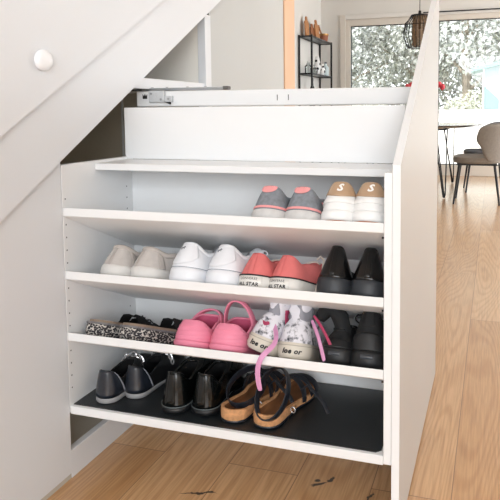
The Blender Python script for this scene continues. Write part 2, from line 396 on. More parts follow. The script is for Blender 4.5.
# drawer slide and bracket
sl = empty('drawer_slide', (.09, .43, .988)); tag(sl, 'grey steel telescopic drawer slide lying on top of the white hanging rail', 'drawer slide')
MB().box(-.165, .152, -.012, .012, .0005, .0045).box(-.165, .152, -.012, -.009, .0045, .0085).box(-.165, .152, .009, .012, .0045, .0085).build('outer_channel', metal, sl, bevel=.0006)
MB().box(-.160, .145, -.0075, .0075, .005, .010).build('inner_channel', plast_g, sl, bevel=.001)
MB().box(.150, .168, -.011, .011, .001, .0115).build('end_stop', mat('stop_dark', (88, 86, 84), .5), sl, bevel=.002)
MB().box(-.168, -.120, -.013, .013, .0015, .0135).build('rear_bracket', mat('slide_dark', (96, 104, 108), .4, metal=.5), sl, bevel=.002)
for x in (-.09, -.04, .03, .09):
    MB().lathe([(.004, 0), (.004, .0025), (.001, .003)], (x, 0, .0095), 10).build('rivet', metal, sl)
br = empty('rail_catch', (.046, .3915, .971)); tag(br, 'grey catch bracket screwed to the left end of the white hanging rail', 'bracket')
MB().box(-.030, .022, -.012, -.0005, -.018, .0165).build('bracket_plate', plast_g, br, bevel=.002)
MB().box(.0222, .048, -.010, -.0005, -.017, .001).build('bracket_arm', plast_g, br, bevel=.002)
MB().box(.004, .022, -.013, -.003, .0168, .019).build('bracket_cap', metal, br, bevel=.001)
MB().prism([(.022, -.0175), (.040, -.0175), (.040, -.024)], 'y', -.009, -.002).build('release_lever', blackp, br)
for x, z in ((-.02, .008), (.012, -.009), (.036, -.008)):
    q = MB(); q.tube([(x, -.0125 if x < .03 else -.0105, z), (x, -.0145 if x < .03 else -.0120, z)], .0032, 10); q.build('screw', metal, br)
# small black crown-like mark printed on the rail
mk = MB().prism([(-.0565, -.007), (-.042, -.007), (-.0415, .007), (-.0455, .001), (-.049, .008), (-.0525, .001), (-.057, .007)], 'y', -.0012, .0004)
mk.build('printed_mark', mat('mark_black', (34, 34, 36), .6), br)

# black mat on the bottom shelf
mt_ = MB(); mt_.prism([(0.004, .009), (.775, .009), (.786, .020), (.788, .300), (.004, .300)], 'z', .1885, .1905)
mo = mt_.build('shoe_mat', matm); tag(mo, 'black rubber mat covering the bottom shelf under the shoes', 'mat')

# ------------------------------------------------------------------ shoe generator
def lerp(a, b_, t): return a + (b_ - a) * t
def interp(x, xs, ys):
    if x <= xs[0]: return ys[0]
    for i in range(1, len(xs)):
        if x <= xs[i]:
            t = (x - xs[i - 1]) / (xs[i] - xs[i - 1]); t = t * t * (3 - 2 * t); return lerp(ys[i - 1], ys[i], t)
    return ys[-1]
class Shoe:
    def __init__(s, L=.245, wh=.066, wm=.064, wb=.09, wt=.078, side=1, z0=.022, z0f=None, c0=.004, c1=.125, cw=.028,
                 hh=.075, hs=.055, hf=.075, eh=1.9, gh=1.15, et=1.15, gt=2.2, lean=0.0, cx=0.0, rt_=.55, sk=.010, crumple=0.0, pinch=0.0):
        s.__dict__.update(locals()); s.z0f = z0 if z0f is None else z0f
        Rh = wh / 2 * .95; Rt = wt * rt_
        ys = [L * (1 - math.cos(PI * i / 200)) / 2 for i in range(201)]
        right = []
        for y in ys:
            c = y / L; w = .5 * interp(c, [0, .12, .42, .7, .88, 1], [wh, wh, wm, wb, wt, wt * .9])
            f = 1.0
            if y < Rh: f = math.sqrt(max(0, 1 - (1 - y / Rh) ** 2))
            if L - y < Rt: f = math.sqrt(max(0, 1 - (1 - (L - y) / Rt) ** 2))
            right.append((w * f, y))
        poly = [(x, y) for x, y in right] + [(-x, y) for x, y in right[::-1][1:-1]]
        cum = [0]
        K = len(poly)
        for i in range(K):
            a = poly[i]; b_ = poly[(i + 1) % K]; cum.append(cum[-1] + math.hypot(b_[0] - a[0], b_[1] - a[1]))
        s.per = cum[-1]; s.poly = poly; s.cum = cum
    def F(s, u):
        """footprint point at arc parameter u (0 heel, .5 toe, right side first)"""
        d = (u % 1.0) * s.per; lo, hi = 0, len(s.cum) - 1
        while hi - lo > 1:
            m_ = (lo + hi) // 2
            if s.cum[m_] <= d: lo = m_
            else: hi = m_
        a = s.poly[lo % len(s.poly)]; b_ = s.poly[(lo + 1) % len(s.poly)]
        t = (d - s.cum[lo]) / max(1e-9, s.cum[lo + 1] - s.cum[lo])
        x = lerp(a[0], b_[0], t); y = lerp(a[1], b_[1], t)
        return x - s.side * s.sk * (y / s.L) ** 2, y
    def Z0(s, y): return interp(y / s.L, [0, .25, .5, 1], [s.z0, s.z0, s.z0f, s.z0f])
    def Cc(s, u):
        ph = 2 * PI * (u % 1.0); c = (1 - math.cos(ph)) / 2
        x = s.cw * math.copysign(abs(math.sin(ph)) ** .7, math.sin(ph)) + s.cx * 1; y = lerp(s.c0, s.c1, c)
        z = interp(c, [0, .35, .62, 1], [s.hh, s.hs, s.hs * .5 + s.hf * .5 if s.hf > s.hs else s.hs, s.hf])
        return x - s.side * s.sk * (y / s.L) ** 2, y + s.lean * z, z
    def P(s, u, t, off=0.0):
        if off:
            e = 1e-3
            a = s.P(u + e, t) - s.P(u - e, t); b_ = s.P(u, min(1, t + .02)) - s.P(u, max(0, t - .02))
            n = a.cross(b_).normalized()
            return s.P(u, t) + n * off
        fx, fy = s.F(u); cx, cy, cz = s.Cc(u); c = fy / s.L
        w = interp(c, [0, .35, .62, 1], [0, .25, .85, 1])
        ee = lerp(s.eh, s.et, w); gg = lerp(s.gh, s.gt, w)
        e = t ** ee; g = 1 - (1 - t) ** gg; z0 = s.Z0(fy)
        p = Vector((lerp(fx, cx, e), lerp(fy, cy, e), lerp(z0, cz, g)))
        if s.pinch:
            k = 1 - s.pinch * math.exp(-((t - .62) / .16) ** 2); p = Vector((lerp(cx, p.x, k) * k + cx * 0, lerp(s.c0 * .5 + s.c1 * .5, p.y, k), p.z))
        if s.crumple:
            q = noise.noise_vector(p * 38 + Vector((s.side * 3, 0, 0))) * s.crumple * t; p += q
        return p
    def upper(s, m, par, name='upper', n=64, k=12, t0=0.0, t1=1.0):
        b = MB(); b.grid([[s.P(i / n, lerp(t0, t1, j / k)) for i in range(n)] for j in range(k + 1)], wrapu=True)
        return b.build(name, m, par, solid=.0022, ang=70)
    def lining(s, m, par, n=64, insole=None):
        b = MB(); rows = []
        for j in range(7):
            t = j / 6
            r = []
            for i in range(n):
                u = i / n; cp = s.P(u, 1.0); fx, fy = s.F(u); zz = s.Z0(fy) + .005
                yy = lerp(s.c0 + .006, s.L * .86, (fy / s.L)); xx = fx * .86
                tt = t ** 1.2
                r.append(Vector((lerp(cp.x * .985, xx, tt), lerp(cp.y, yy, tt ** 1.5), lerp(cp.z - .0015, zz, t))))
            rows.append(r)
        b.grid(rows, wrapu=True); b.fan(rows[-1])
        return b.build('lining', m, par, ang=70)
    def collar(s, m, par, r=.004, n=56, u0=0, u1=1, name='collar', drop=.002):
        if u1 - u0 >= 1:
            pts = [s.P(i / n, 1.0) - Vector((0, 0, drop)) for i in range(n)]; return MB().tube(pts, r, 8, close=True).build(name, m, par, ang=80)
        pts = [s.P(lerp(u0, u1, i / n), 1.0) - Vector((0, 0, drop)) for i in range(n + 1)]
        return MB().tube(pts, r, 8).build(name, m, par, ang=80)
    def patch(s, m, par, name, u0, u1, t0, t1, off=.0018, n=20, k=8, f0=None, f1=None, solid=.0012):
        b = MB(); rows = []
        for j in range(k + 1):
            row = []
            for i in range(n + 1):
                a = i / n; lo = f0(a) if f0 else t0; hi = f1(a) if f1 else t1
                row.append(s.P(lerp(u0, u1, a), lerp(lo, hi, j / k), off))
            rows.append(row)
        b.grid(rows)
        return b.build(name, m, par, solid=solid, ang=70)
    def sole(s, m, par, out=.003, top=.003, n=72, z=None, name='sole', zb=0.0, spring=.008, ylim=None):
        b = MB(); prof = [(-.004, 0), (0, .08), (1, .3), (1, .75), (.6, .96), (0, 1.0)]
        rows = []
        for o, f in prof:
            r = []
            for i in range(n):
                u = i / n; x, y = s.F(u); x2, y2 = s.F(u + .004); x1, y1 = s.F(u - .004)
                tx, ty = x2 - x1, y2 - y1; l = math.hypot(tx, ty) or 1; nx, ny = ty / l, -tx / l
                oo = out * o if o >= 0 else o
                sp = spring * max(0, (y / s.L - .75) / .25) ** 2
                zt = s.Z0(y) + top
                r.append(Vector((x + nx * oo, y + ny * oo, lerp(zb, zt, f) + sp * (1 - f * .5))))
            rows.append(r)
        b.grid(rows, wrapu=True); b.fan(rows[0], flip=True)
        ins = [Vector((p.x * .93, lerp(s.L / 2, p.y, .96), p.z)) for p in rows[-1]]
        b.grid([rows[-1], ins], wrapu=True); b.fan(ins)
        return b.build(name, m, par, ang=50)
    def band(s, m, par, name, u0, u1, z0, z1, off, n=48, thick=.0012):
        """band glued on the side of the sole"""
        b = MB(); rows = []
        for f in (z0, z1):
            r = []
            for i in range(n + 1):
                u = lerp(u0, u1, i / n); p = s.side_pt(u, f, off); r.append(p)
            rows.append(r)
        b.grid(rows)
        return b.build(name, m, par, solid=thick, ang=60)
    def side_pt(s, u, z, off):
        x, y = s.F(u); x2, y2 = s.F(u + .004); x1, y1 = s.F(u - .004)
        tx, ty = x2 - x1, y2 - y1; l = math.hypot(tx, ty) or 1
        return Vector((x + ty / l * off, y - tx / l * off, z))

def text_on(txt, size, fn, m, par, name='lettering', bold=.0, shear=0, italic=False):
    """flat lettering whose points are carried onto a surface by fn(a, b)"""
    cu = bpy.data.curves.new('lettering', 'FONT'); cu.body = txt; cu.size = size; cu.align_x = 'CENTER'; cu.align_y = 'CENTER'
    cu.offset = bold; cu.shear = shear; cu.resolution_u = 2; cu.space_character = 1.08
    t = bpy.data.objects.new('lettering', cu); C.objects.link(t)
    dg = bpy.context.evaluated_depsgraph_get(); me = bpy.data.meshes.new_from_object(t.evaluated_get(dg))
    bpy.data.objects.remove(t)
    bm = bmesh.new(); bm.from_mesh(me)
    bmesh.ops.subdivide_edges(bm, edges=[e for e in bm.edges if e.calc_length() > size * .4], cuts=2)
    for v in bm.verts: v.co = fn(v.co.x, v.co.y)
    bm.to_mesh(me); bm.free(); me.materials.append(m)
    o = bpy.data.objects.new(name, me); C.objects.link(o); o.parent = par
    return o

def place(o, x, y, z, yaw=0.0, tilt=0.0, roll=0.0):
    """yaw: clockwise seen from above, in degrees"""
    M = Matrix.Translation((x, y, z)) @ Matrix.Rotation(-tilt, 4, 'X') @ Matrix.Rotation(math.radians(-yaw), 4, 'Z') @ Matrix.Rotation(math.radians(roll), 4, 'Y')
    o.rotation_mode = 'XYZ'
    o.location = M.to_translation(); o.rotation_euler = M.to_euler()
def on_shelf(o, i, x, y=.03, yaw=0, roll=0, dz=.0):
    if i == 5: place(o, x, y, .191 + dz, yaw, 0, roll)
    else: place(o, x, y, ZF[i] - .45 * y + .0006 + dz, yaw, TILT, roll)

def laces(S, m, par, y0, y1, rows, z, w=.022, r=.0016, zz=None):
    for k in range(rows):
        y = lerp(y0, y1, k / max(1, rows - 1)); zc = S.P(.5, interp(y, [S.c1, S.L], [1, 0]), .004).z if zz is None else zz(y)
        pts = [(-w, y - .004, zc - .004), (-w * .5, y, zc + .001), (0, y + .001, zc + .002), (w * .5, y, zc + .001), (w, y - .004, zc - .004)]
        MB().tube(pts, r, 6).build('lace', m, par)
def loop(m, par, c, rx, rz, ax, r=.0016, n=18, tail=None):
    pts = []
    ax = Vector(ax).normalized(); upv = Vector((0, 0, 1))
    for k in range(n + 1):
        a = -PI / 2 + 2 * PI * k / n; pts.append(Vector(c) + ax * rx * math.cos(a) + upv * rz * (1 + math.sin(a)))
    MB().tube(pts, r, 6).build('lace', m, par)

def new_shoe(name, label, group=None, cat='shoe'):
    o = empty(name); tag(o, label, cat, group); return o

# ---- A: grey and pink running trainers
gm = mat('grey_mesh', (134, 139, 146), .85, var=.18, scale=90, bump=.6, bscale=900)
pk = mat('salmon_pink', (238, 160, 160), .7, var=.05, scale=60)
ws = mat('trainer_sole', (206, 204, 202), .7, var=.07, scale=60, bump=.4, bscale=300)
def trainer_a(label, side):
    o = new_shoe('trainer', label, 'grey and pink running trainers'); S = Shoe(side=side, wh=.080, wb=.094, z0=.026, hh=.084, hs=.068, hf=.080, c0=.014, c1=.13, cw=.028, eh=1.5, gh=1.05)
    S.sole(ws, o, out=.005, top=.002); S.upper(gm, o); S.lining(pk, o)
    S.collar(gm, o, r=.0045)
    S.patch(pk, o, 'heel_tab', -.075, .075, 0, 0, off=.0028, f0=lambda a: .99 - .30 * math.sin(PI * a) ** .8, f1=lambda a: 1.0, n=24)
    S.patch(pk, o, 'heel_stripe', -.17, .17, 0, 0, off=.0024, f0=lambda a: .045 + .02 * math.sin(PI * a), f1=lambda a: .13 + .02 * math.sin(PI * a), n=40, k=3)
    S.patch(pk, o, 'side_stripe', .20, .28, .1, .8, off=.0022, n=6)
    MB().grid([[Vector((x, .122 + j * .006, .074 + j * .004 - abs(x) * .3)) for x in (-.024, -.012, 0, .012, .024)] for j in range(4)]).build('tongue', pk, o, solid=.004)
    laces(S, pk, o, .14, .175, 4, 0)
    return o
on_shelf(trainer_a('left one of the grey mesh running trainers with pink heel tab', -1), 2, .511, .030, 8)
on_shelf(trainer_a('right one of the grey mesh running trainers with pink heel tab, nearest the gap', 1), 2, .590, .030, 8)

# ---- B: white trainers with tan heel
whl = mat('white_leather', (240, 239, 237), .45, var=.03, scale=40, bump=.2, bscale=300)
tan = mat('tan_patent', (178, 148, 118), .28, var=.06, scale=40, coat=.3)
gum = mat('gum_rubber', (176, 116, 84), .7)
silver = mat('silver_print', (244, 240, 236), .2)
def trainer_b(label, side):
    o = new_shoe('trainer', label, 'white trainers with tan heels'); S = Shoe(side=side, wh=.080, wb=.094, z0=.032, hh=.098, hs=.066, hf=.088, c0=.010, c1=.125, cw=.029, eh=1.8, gh=1.0)
    S.sole(whl, o, out=.004, top=.001, zb=.006); S.upper(whl, o); S.lining(tan, o)
    S.collar(tan, o, r=.004)
    S.patch(tan, o, 'heel_counter', -.115, .115, 0, 0, off=.0026, f0=lambda a: .52 + .05 * math.cos(2 * PI * a), f1=lambda a: .985, n=28)
    S.patch(whl, o, 'heel_overlay', -.16, .16, 0, 0, off=.0030, f0=lambda a: .16 + .10 * math.sin(PI * a), f1=lambda a: .26 + .14 * math.sin(PI * a), n=30)
    S.patch(whl, o, 'side_overlay', .17, .30, .1, .7, off=.003, n=10)
    S.band(gum, o, 'outsole', -.14, .14, .000, .008, .0035)
    # swoosh-like S on the heel, its shine painted in silvery white
    text_on('S', .030, lambda a, b_: S.P(a / S.per, .76 + b_ / .085, .0052), silver, o, 'printed_mark', bold=.0012, shear=.3)
    MB().grid([[Vector((x, .124 + j * .006, .082 + j * .005 - abs(x) * .3)) for x in (-.024, -.012, 0, .012, .024)] for j in range(4)]).build('tongue', whl, o, solid=.004)
    laces(S, whl, o, .14, .18, 4, 0)
    return o
on_shelf(trainer_b('white trainer with tan shiny heel, beside the grey and pink trainer', -1), 2, .683, .030, -2)
on_shelf(trainer_b('white trainer with tan shiny heel, against the front panel', 1), 2, .752, .028, -3)

# ---- C: beige suede sneakers
bs = mat('beige_suede', (196, 189, 184), .95, var=.08, scale=50, bump=.5, bscale=500, sheen=.3)
bs2 = mat('beige_padding', (186, 178, 172), .9, var=.06, scale=50, bump=.5, bscale=400)
bsole = mat('offwhite_rubber', (218, 215, 211), .6, var=.04, scale=40)
dkin = mat('dark_lining', (104, 98, 94), .9)
def sneaker_c(label, side):
    o = new_shoe('sneaker', label, 'beige suede sneakers'); S = Shoe(side=side, wh=.084, wb=.098, z0=.026, hh=.080, hs=.070, hf=.082, c0=.022, c1=.14, cw=.028, eh=1.3, gh=1.05)
    S.sole(bsole, o, out=.004, top=.004); S.upper(bs, o); S.lining(dkin, o); S.collar(bs2, o, r=.0075, drop=.004)
    S.patch(bs2, o, 'heel_seam', -.006, .006, .05, .9, off=.002, n=4)
    for sg in (1, -1):
        S.patch(bs2, o, 'side_seam', sg * .11, sg * .145, 0, 0, off=.0022, f0=lambda a: .06, f1=lambda a: .9 - .25 * a, n=5)
        S.patch(bs2, o, 'eyelet_panel', sg * .26, sg * .36, .35, .9, off=.0026, n=8)
    MB().grid([[Vector((x, .120 + j * .007, .072 + j * .009 - abs(x) * .35)) for x in (-.026, -.013, 0, .013, .026)] for j in range(4)]).build('tongue', bs2, o, solid=.005)
    laces(S, bs2, o, .14, .18, 4, 0, r=.002)
    return o
on_shelf(sneaker_c('beige suede sneaker at the far left end of its shelf', -1), 3, .096, .032, 10)
on_shelf(sneaker_c('beige suede sneaker standing beside the white leather sneaker', 1), 3, .172, .032, 27)

# ---- D: white leather sneakers
wl = mat('bright_white_leather', (236, 237, 241), .38, var=.02, scale=40, bump=.15, bscale=250)
seam = mat('grey_seam', (150, 154, 165), .7)
ltin = mat('light_lining', (190, 192, 196), .9)
def cat_mark(S, o):
    b = MB(); pts = [(-.009, -.002), (-.004, .002), (.001, .001), (.006, .005), (.009, .003)]
    b.ribbon([S.P((a - .004) / S.per, .72 + bb / .075, .003) for a, bb in pts], (0, -1, .2), [.001, .0032, .0026, .0034, .001], .0008)
    b.ribbon([S.P((a - .004) / S.per, .72 + bb / .075, .003) for a, bb in ((-.004, .001), (-.002, -.005))], (0, -1, .2), .0014, .0008)
    b.ribbon([S.P((a - .004) / S.per, .72 + bb / .075, .003) for a, bb in ((.004, .003), (.007, -.002))], (0, -1, .2), .0014, .0008)
    b.build('printed_mark', mat('logo_grey', (70, 72, 80), .5), o)
def sneaker_d(label, side):
    o = new_shoe('sneaker', label, 'white leather sneakers'); S = Shoe(side=side, wh=.092, wm=.080, wb=.094, z0=.036, hh=.100, hs=.080, hf=.094, c0=.024, c1=.14, cw=.030, eh=1.35, gh=1.05)
    S.sole(wl, o, out=.003, top=.0); S.upper(wl, o); S.lining(ltin, o); S.collar(wl, o, r=.0065, drop=.004)
    S.patch(seam, o, 'sole_seam', -.40, .40, .004, .022, off=.0014, n=80, k=2, solid=.0008)
    S.patch(wl, o, 'heel_panel', -.10, .10, 0, 0, off=.0024, f0=lambda a: .10 + .3 * abs(2 * a - 1) ** 2, f1=lambda a: .97, n=20)
    for sg in (1, -1): S.patch(wl, o, 'eyelet_panel', sg * .25, sg * .36, .35, .92, off=.003, n=8)
    cat_mark(S, o)
    MB().grid([[Vector((x, .118 + j * .006, .084 + j * .011 - abs(x) * .35)) for x in (-.027, -.013, 0, .013, .027)] for j in range(4)]).build('tongue', wl, o, solid=.005)
    laces(S, wl, o, .14, .18, 4, 0, r=.0022)
    loop(wl, o, (.012, .142, .094), .016, .009, (1, .3, 0), .002); loop(wl, o, (-.016, .142, .092), .013, .011, (1, -.3, 0), .002)
    return o
on_shelf(sneaker_d('bright white leather sneaker beside the beige sneaker', -1), 3, .280, .036, 24)
on_shelf(sneaker_d('bright white leather sneaker beside the coral canvas shoe', 1), 3, .378, .036, 24)

# ---- E: coral canvas low tops
cr = mat('coral_canvas', (228, 122, 120), .9, var=.07, scale=30, bump=.5, bscale=900)
wr = mat('white_rubber', (232, 228, 222), .5, var=.03, scale=30)
ink = mat('black_ink', (30, 28, 30), .6)
cream = mat('cream_lace', (226, 216, 204), .85)
def canvas_e(label, side, ends):
    o = new_shoe('canvas_shoe', label, 'coral canvas shoes'); S = Shoe(side=side, wh=.080, wm=.074, wb=.092, z0=.030, hh=.084, hs=.068, hf=.084, c0=.020, c1=.13, cw=.024, eh=1.15, gh=1.05)
    S.sole(wr, o, out=.003, top=.002); S.upper(cr, o); S.lining(mat('canvas_lining', (196, 180, 168), .9), o); S.collar(cr, o, r=.0022, drop=.001)
    S.band(ink, o, 'sole_stripe', 0, 1, .0285, .0315, .0038, n=90)
    S.band(wr, o, 'heel_plate', -.052, .052, .003, .0275, .0045)
    f = lambda a, b_: S.side_pt(a / S.per, .015 + b_, .0056)
    text_on('ALL STAR', .0105, lambda a, b_: f(a, b_ - .0065), ink, o, bold=.0004)
    text_on('CONVERSE', .0078, lambda a, b_: f(a, b_ + .006), ink, o)
    S.patch(cr, o, 'heel_strip', -.014, .014, .03, .98, off=.0022, n=4)
    MB().grid([[Vector((x, .112 + j * .008, .074 + j * .006 - abs(x) * .35)) for x in (-.022, -.011, 0, .011, .022)] for j in range(4)]).build('tongue', cr, o, solid=.003)
    laces(S, cream, o, .128, .175, 4, 0, r=.0022)
    if ends:
        MB().tube([(.010, .128, .096), (.022, .125, .102), (.038, .118, .092), (.050, .100, .062), (.052, .085, .03), (.053, .078, .006)], .0028, 8).build('lace', cream, o)
    return o
on_shelf(canvas_e('coral red canvas low top shoe beside the white sneaker', -1, False), 3, .474, .030, 10)
on_shelf(canvas_e('coral red canvas low top shoe with a cream lace hanging down', 1, True), 3, .541, .034, 22)

# ---- F: black patent ankle-height flats
pat = mat('black_patent', (10, 10, 11), .16, coat=.25, spec=.35)
heelm = mat('dark_heel_block', (44, 47, 52), .5, var=.08, scale=40)
blk = mat('black_leather', (26, 27, 29), .4, var=.1, scale=40, bump=.2, bscale=300)
def patent_f(label, side):
    o = new_shoe('patent_shoe', label, 'black patent flats'); S = Shoe(side=side, wh=.078, wm=.068, wb=.088, wt=.066, z0=.038, z0f=.014, hh=.114, hs=.066, hf=.066, c0=.024, c1=.15, cw=.022, eh=1.0, gh=1.0, et=1.2, gt=1.7, rt_=.8)
    S.sole(heelm, o, out=.002, top=.0, spring=.004); S.upper(pat, o); S.lining(blk, o); S.collar(pat, o, r=.002, drop=.001)
    S.patch(blk, o, 'gusset', .20, .27, .35, .95, off=.0016, n=6); S.patch(blk, o, 'gusset', -.27, -.20, .35, .95, off=.0016, n=6)
    S.patch(pat, o, 'heel_strip', -.012, .012, .05, .99, off=.0016, n=4)
    return o
on_shelf(patent_f('glossy black patent flat with block heel, beside the coral shoe', -1), 3, .667, .030, 2)
on_shelf(patent_f('glossy black patent flat with block heel, against the front panel', 1), 3, .748, .030, -3)

# ---- G: woven espadrille slides
wv = bpy.data.materials.new('woven_jute'); wv.use_nodes = True
nt = wv.node_tree; b0 = nt.nodes['Principled BSDF']; b0.inputs['Roughness'].default_value = .9
tc = nt.nodes.new('ShaderNodeTexCoord'); mp = nt.nodes.new('ShaderNodeMapping'); mp.inputs['Rotation'].default_value = (.5, .3, .7)
wt_ = nt.nodes.new('ShaderNodeTexVoronoi'); wt_.inputs['Scale'].default_value = 170; mp.inputs['Scale'].default_value = (1, 1, 1.5)
rp = nt.nodes.new('ShaderNodeValToRGB'); rp.color_ramp.interpolation = 'LINEAR'
rp.color_ramp.elements[0].position = .54; rp.color_ramp.elements[0].color = lin((48, 46, 50)); rp.color_ramp.elements[1].position = .72; rp.color_ramp.elements[1].color = lin((206, 200, 192))
nt.links.new(tc.outputs['Object'], mp.inputs[0]); nt.links.new(mp.outputs[0], wt_.inputs[0]); nt.links.new(wt_.outputs['Distance'], rp.inputs[0]); nt.links.new(rp.outputs[0], b0.inputs['Base Color'])
cork_t = mat('tan_footbed', (150, 130, 112), .8, var=.12, scale=40)
blkf = mat('black_fabric', (20, 20, 22), .9, bump=.5, bscale=400)
bead = mat('steel_ball', (190, 190, 195), .25, metal=.8)
def slide_g(label, side):
    o = new_shoe('espadrille_slide', label, 'woven espadrille slides'); S = Shoe(side=side, L=.25, wh=.078, wm=.076, wb=.094, z0=.030, z0f=.028)
    S.sole(wv, o, out=.004, top=0, spring=.004)
    q = MB(); n = 60
    r1 = [Vector((S.F(i / n)[0] * .97, lerp(S.L / 2, S.F(i / n)[1], .985), .0305)) for i in range(n)]; r2 = [Vector((p.x * .985, p.y, .0395)) for p in r1]
    q.grid([r1, r2], wrapu=True); q.fan(r1, flip=True); q.fan(r2); q.build('footbed', cork_t, o)
    rim = MB()
    rim.tube([S.side_pt(i / n, .031, .003) for i in range(n)], .0028, 6, close=True); rim.build('rope_edge', mat('grey_rope', (122, 120, 122), .9, var=.3, scale=120), o)
    for yy, hz in ((.150, .040), (.185, .034), (.215, .026)):
        pts = []; nr = []
        for k in range(15):
            a = PI * k / 14; pts.append((.043 * math.cos(a), yy + .004 * math.sin(a * 5 + yy * 50), .026 + hz * math.sin(a) * (1 + .08 * math.sin(a * 7)))); nr.append((math.cos(a), 0, math.sin(a)))
        MB().ribbon(pts, nr, .034, .004).build('strap', blkf, o)
    bm_ = MB()
    for k in range(5): bm_.lathe([(.0008, -.003), (.003, 0), (.0008, .003)], (.02 + .004 * k, .160 + .006 * k, .067 - .004 * k), 8)
    bm_.build('ornament', bead, o)
    return o
on_shelf(slide_g('espadrille slide with woven black and white sole, at the far left of its shelf', -1), 4, .0465, .030, 8)
on_shelf(slide_g('espadrille slide with woven black and white sole, beside the pink clog', 1), 4, .138, .028, 23)

# ---- H: pink clogs
pf = mat('pink_foam', (240, 142, 168), .55, var=.03, scale=20)
def clog_h(label, side, strap_up):
    o = new_shoe('clog', label, 'pink foam clogs'); S = Shoe(side=side, L=.24, wh=.094, wm=.092, wb=.102, wt=.090, z0=.014, hh=.062, hs=.046, hf=.086, c0=.014, c1=.11, cw=.040, eh=2.2, gh=1.2, et=1.1, gt=2.4)
    S.sole(pf, o, out=.003, top=.0, spring=.006); S.upper(pf, o); S.lining(mat('pink_foam_inner', (214, 96, 132), .6), o); S.collar(pf, o, r=.003, drop=.001)
    for t in (.10, .26, .44, .64):
        pts = [S.P(lerp(-.17, .17, i / 30), t + .03 * math.sin(i * .35), .0008) for i in range(31)]
        MB().tube(pts, .0014, 6).build('ridge', pf, o)
    pts = []; nr = []
    for k in range(23):
        a = PI * k / 22
        if strap_up:
            p = (.041 * math.cos(a), .088 - .040 * math.sin(a), .050 + .072 * math.sin(a) ** .8); nn = (math.cos(a), -.3, math.sin(a))
        else:
            p = (.043 * math.cos(a), .088 + .030 * math.sin(a), .048 + .052 * math.sin(a) ** .8); nn = (math.cos(a), 0, math.sin(a))
        pts.append(p); nr.append(nn)
    MB().ribbon(pts, nr, .018, .005).build('heel_strap', pf, o)
    for sg in (1, -1):
        MB().tube([(sg * .040, .088, .052), (sg * .0475, .088, .052)], .006, 12).build('strap_button', pf, o)
    hl = MB()
    for (x, y) in ((0, .15), (.016, .156), (-.016, .156), (.008, .172), (-.008, .172), (.02, .178), (-.02, .178)):
        zt = .085 - (y - .12) * .35 - abs(x) * .35
        hl.lathe([(.0001, 0), (.004, .0003), (.0001, .0006)], (x, y, zt), 8)
    hl.build('vent_holes', mat('pink_hole', (150, 50, 86), .8), o)
    return o
on_shelf(clog_h('pink foam clog with its strap folded forward, beside the woven slides', -1, False), 4, .306, .034, 3)
on_shelf(clog_h('pink foam clog with its strap standing up over the heel', 1, True), 4, .400, .034, 5)

# ---- I: white high tops with dark floral print and pink laces
fl = bpy.data.materials.new('floral_canvas'); fl.use_nodes = True
nt = fl.node_tree; b0 = nt.nodes['Principled BSDF']; b0.inputs['Roughness'].default_value = .85
tc = nt.nodes.new('ShaderNodeTexCoord'); nz = nt.nodes.new('ShaderNodeTexNoise'); nz.inputs['Scale'].default_value = 34; nz.inputs['Detail'].default_value = 4; nz.inputs['Roughness'].default_value = .65
rp = nt.nodes.new('ShaderNodeValToRGB'); rp.color_ramp.elements[0].position = .36; rp.color_ramp.elements[0].color = lin((52, 56, 66)); rp.color_ramp.elements[1].position = .47; rp.color_ramp.elements[1].color = lin((226, 224, 230))
nt.links.new(tc.outputs['Object'], nz.inputs[0]); nt.links.new(nz.outputs['Fac'], rp.inputs[0]); nt.links.new(rp.outputs[0], b0.inputs['Base Color'])
csole = mat('cream_rubber', (214, 206, 192), .55, var=.05, scale=30)
place_pink = mat('pink_satin_lace', (214, 150, 190), .5)
crim = mat('crimson_lace', (176, 60, 96), .6)
def hightop_i(label, side):
    o = new_shoe('high_top', label, 'white floral high tops'); S = Shoe(side=side, L=.24, wh=.076, wm=.072, wb=.09, z0=.036, hh=.128, hs=.126, hf=.128, c0=.020, c1=.086, cw=.024, eh=1.0, gh=1.0, et=1.0, gt=2.0, lean=.0, crumple=.009, pinch=.2)
    S.sole(csole, o, out=.003, top=.001); S.upper(fl, o, k=20); S.lining(mat('grey_lining', (150, 150, 158), .9), o); S.collar(fl, o, r=.004, drop=.002)
    S.band(mat('cream_line', (176, 168, 156), .7), o, 'sole_line', -.3, .3, .029, .0305, .0036, n=60)
    text_on('loe or', .0155, lambda a, b_: S.side_pt((a + .004) / S.per, .0165 + b_, .0042), ink, o, bold=.0007, shear=.25)
    if side < 0:
        S.patch(crim, o, 'trim_strip', .13, .18, .3, .75, off=.003, n=4)
    return o
ia = hightop_i('white floral high top shoe leaning over, beside the pink clog', -1)
on_shelf(ia, 4, .486, .036, 8, 15, dz=.010)
ib = hightop_i('white floral high top shoe standing upright beside the black sneakers', 1)
on_shelf(ib, 4, .572, .030, 2, 0)
def world_lace(par, pts, m, w, t, nrm=(0, -1, .2)):
    bpy.context.view_layer.update()
    Mi = par.matrix_world.inverted(); q = [Mi @ Vector(p) for p in pts]; R3 = Mi.to_3x3(); 
    MB().ribbon(q, R3 @ Vector(nrm), w, t).build('shoelace', m, par, subsurf=1)
world_lace(ia, [(.520, .075, .425), (.538, .045, .415), (.545, .020, .400), (.530, -.002, .389), (.518, -.010, .376), (.511, -.012, .350), (.512, -.010, .325), (.517, -.009, .300)], place_pink, .0125, .0015)
world_lace(ib, [(.610, .085, .440), (.628, .060, .428), (.645, .035, .405), (.655, .020, .385), (.660, .012, .377)], place_pink, .0085, .0015)
world_lace(ib, [(.612, .095, .448), (.638, .075, .430), (.665, .050, .400), (.678, .040, .372)], crim, .007, .0015)
world_lace(ia, [(.478, .10, .425), (.490, .075, .432), (.502, .060, .428), (.515, .06, .433)], crim, .009, .002)

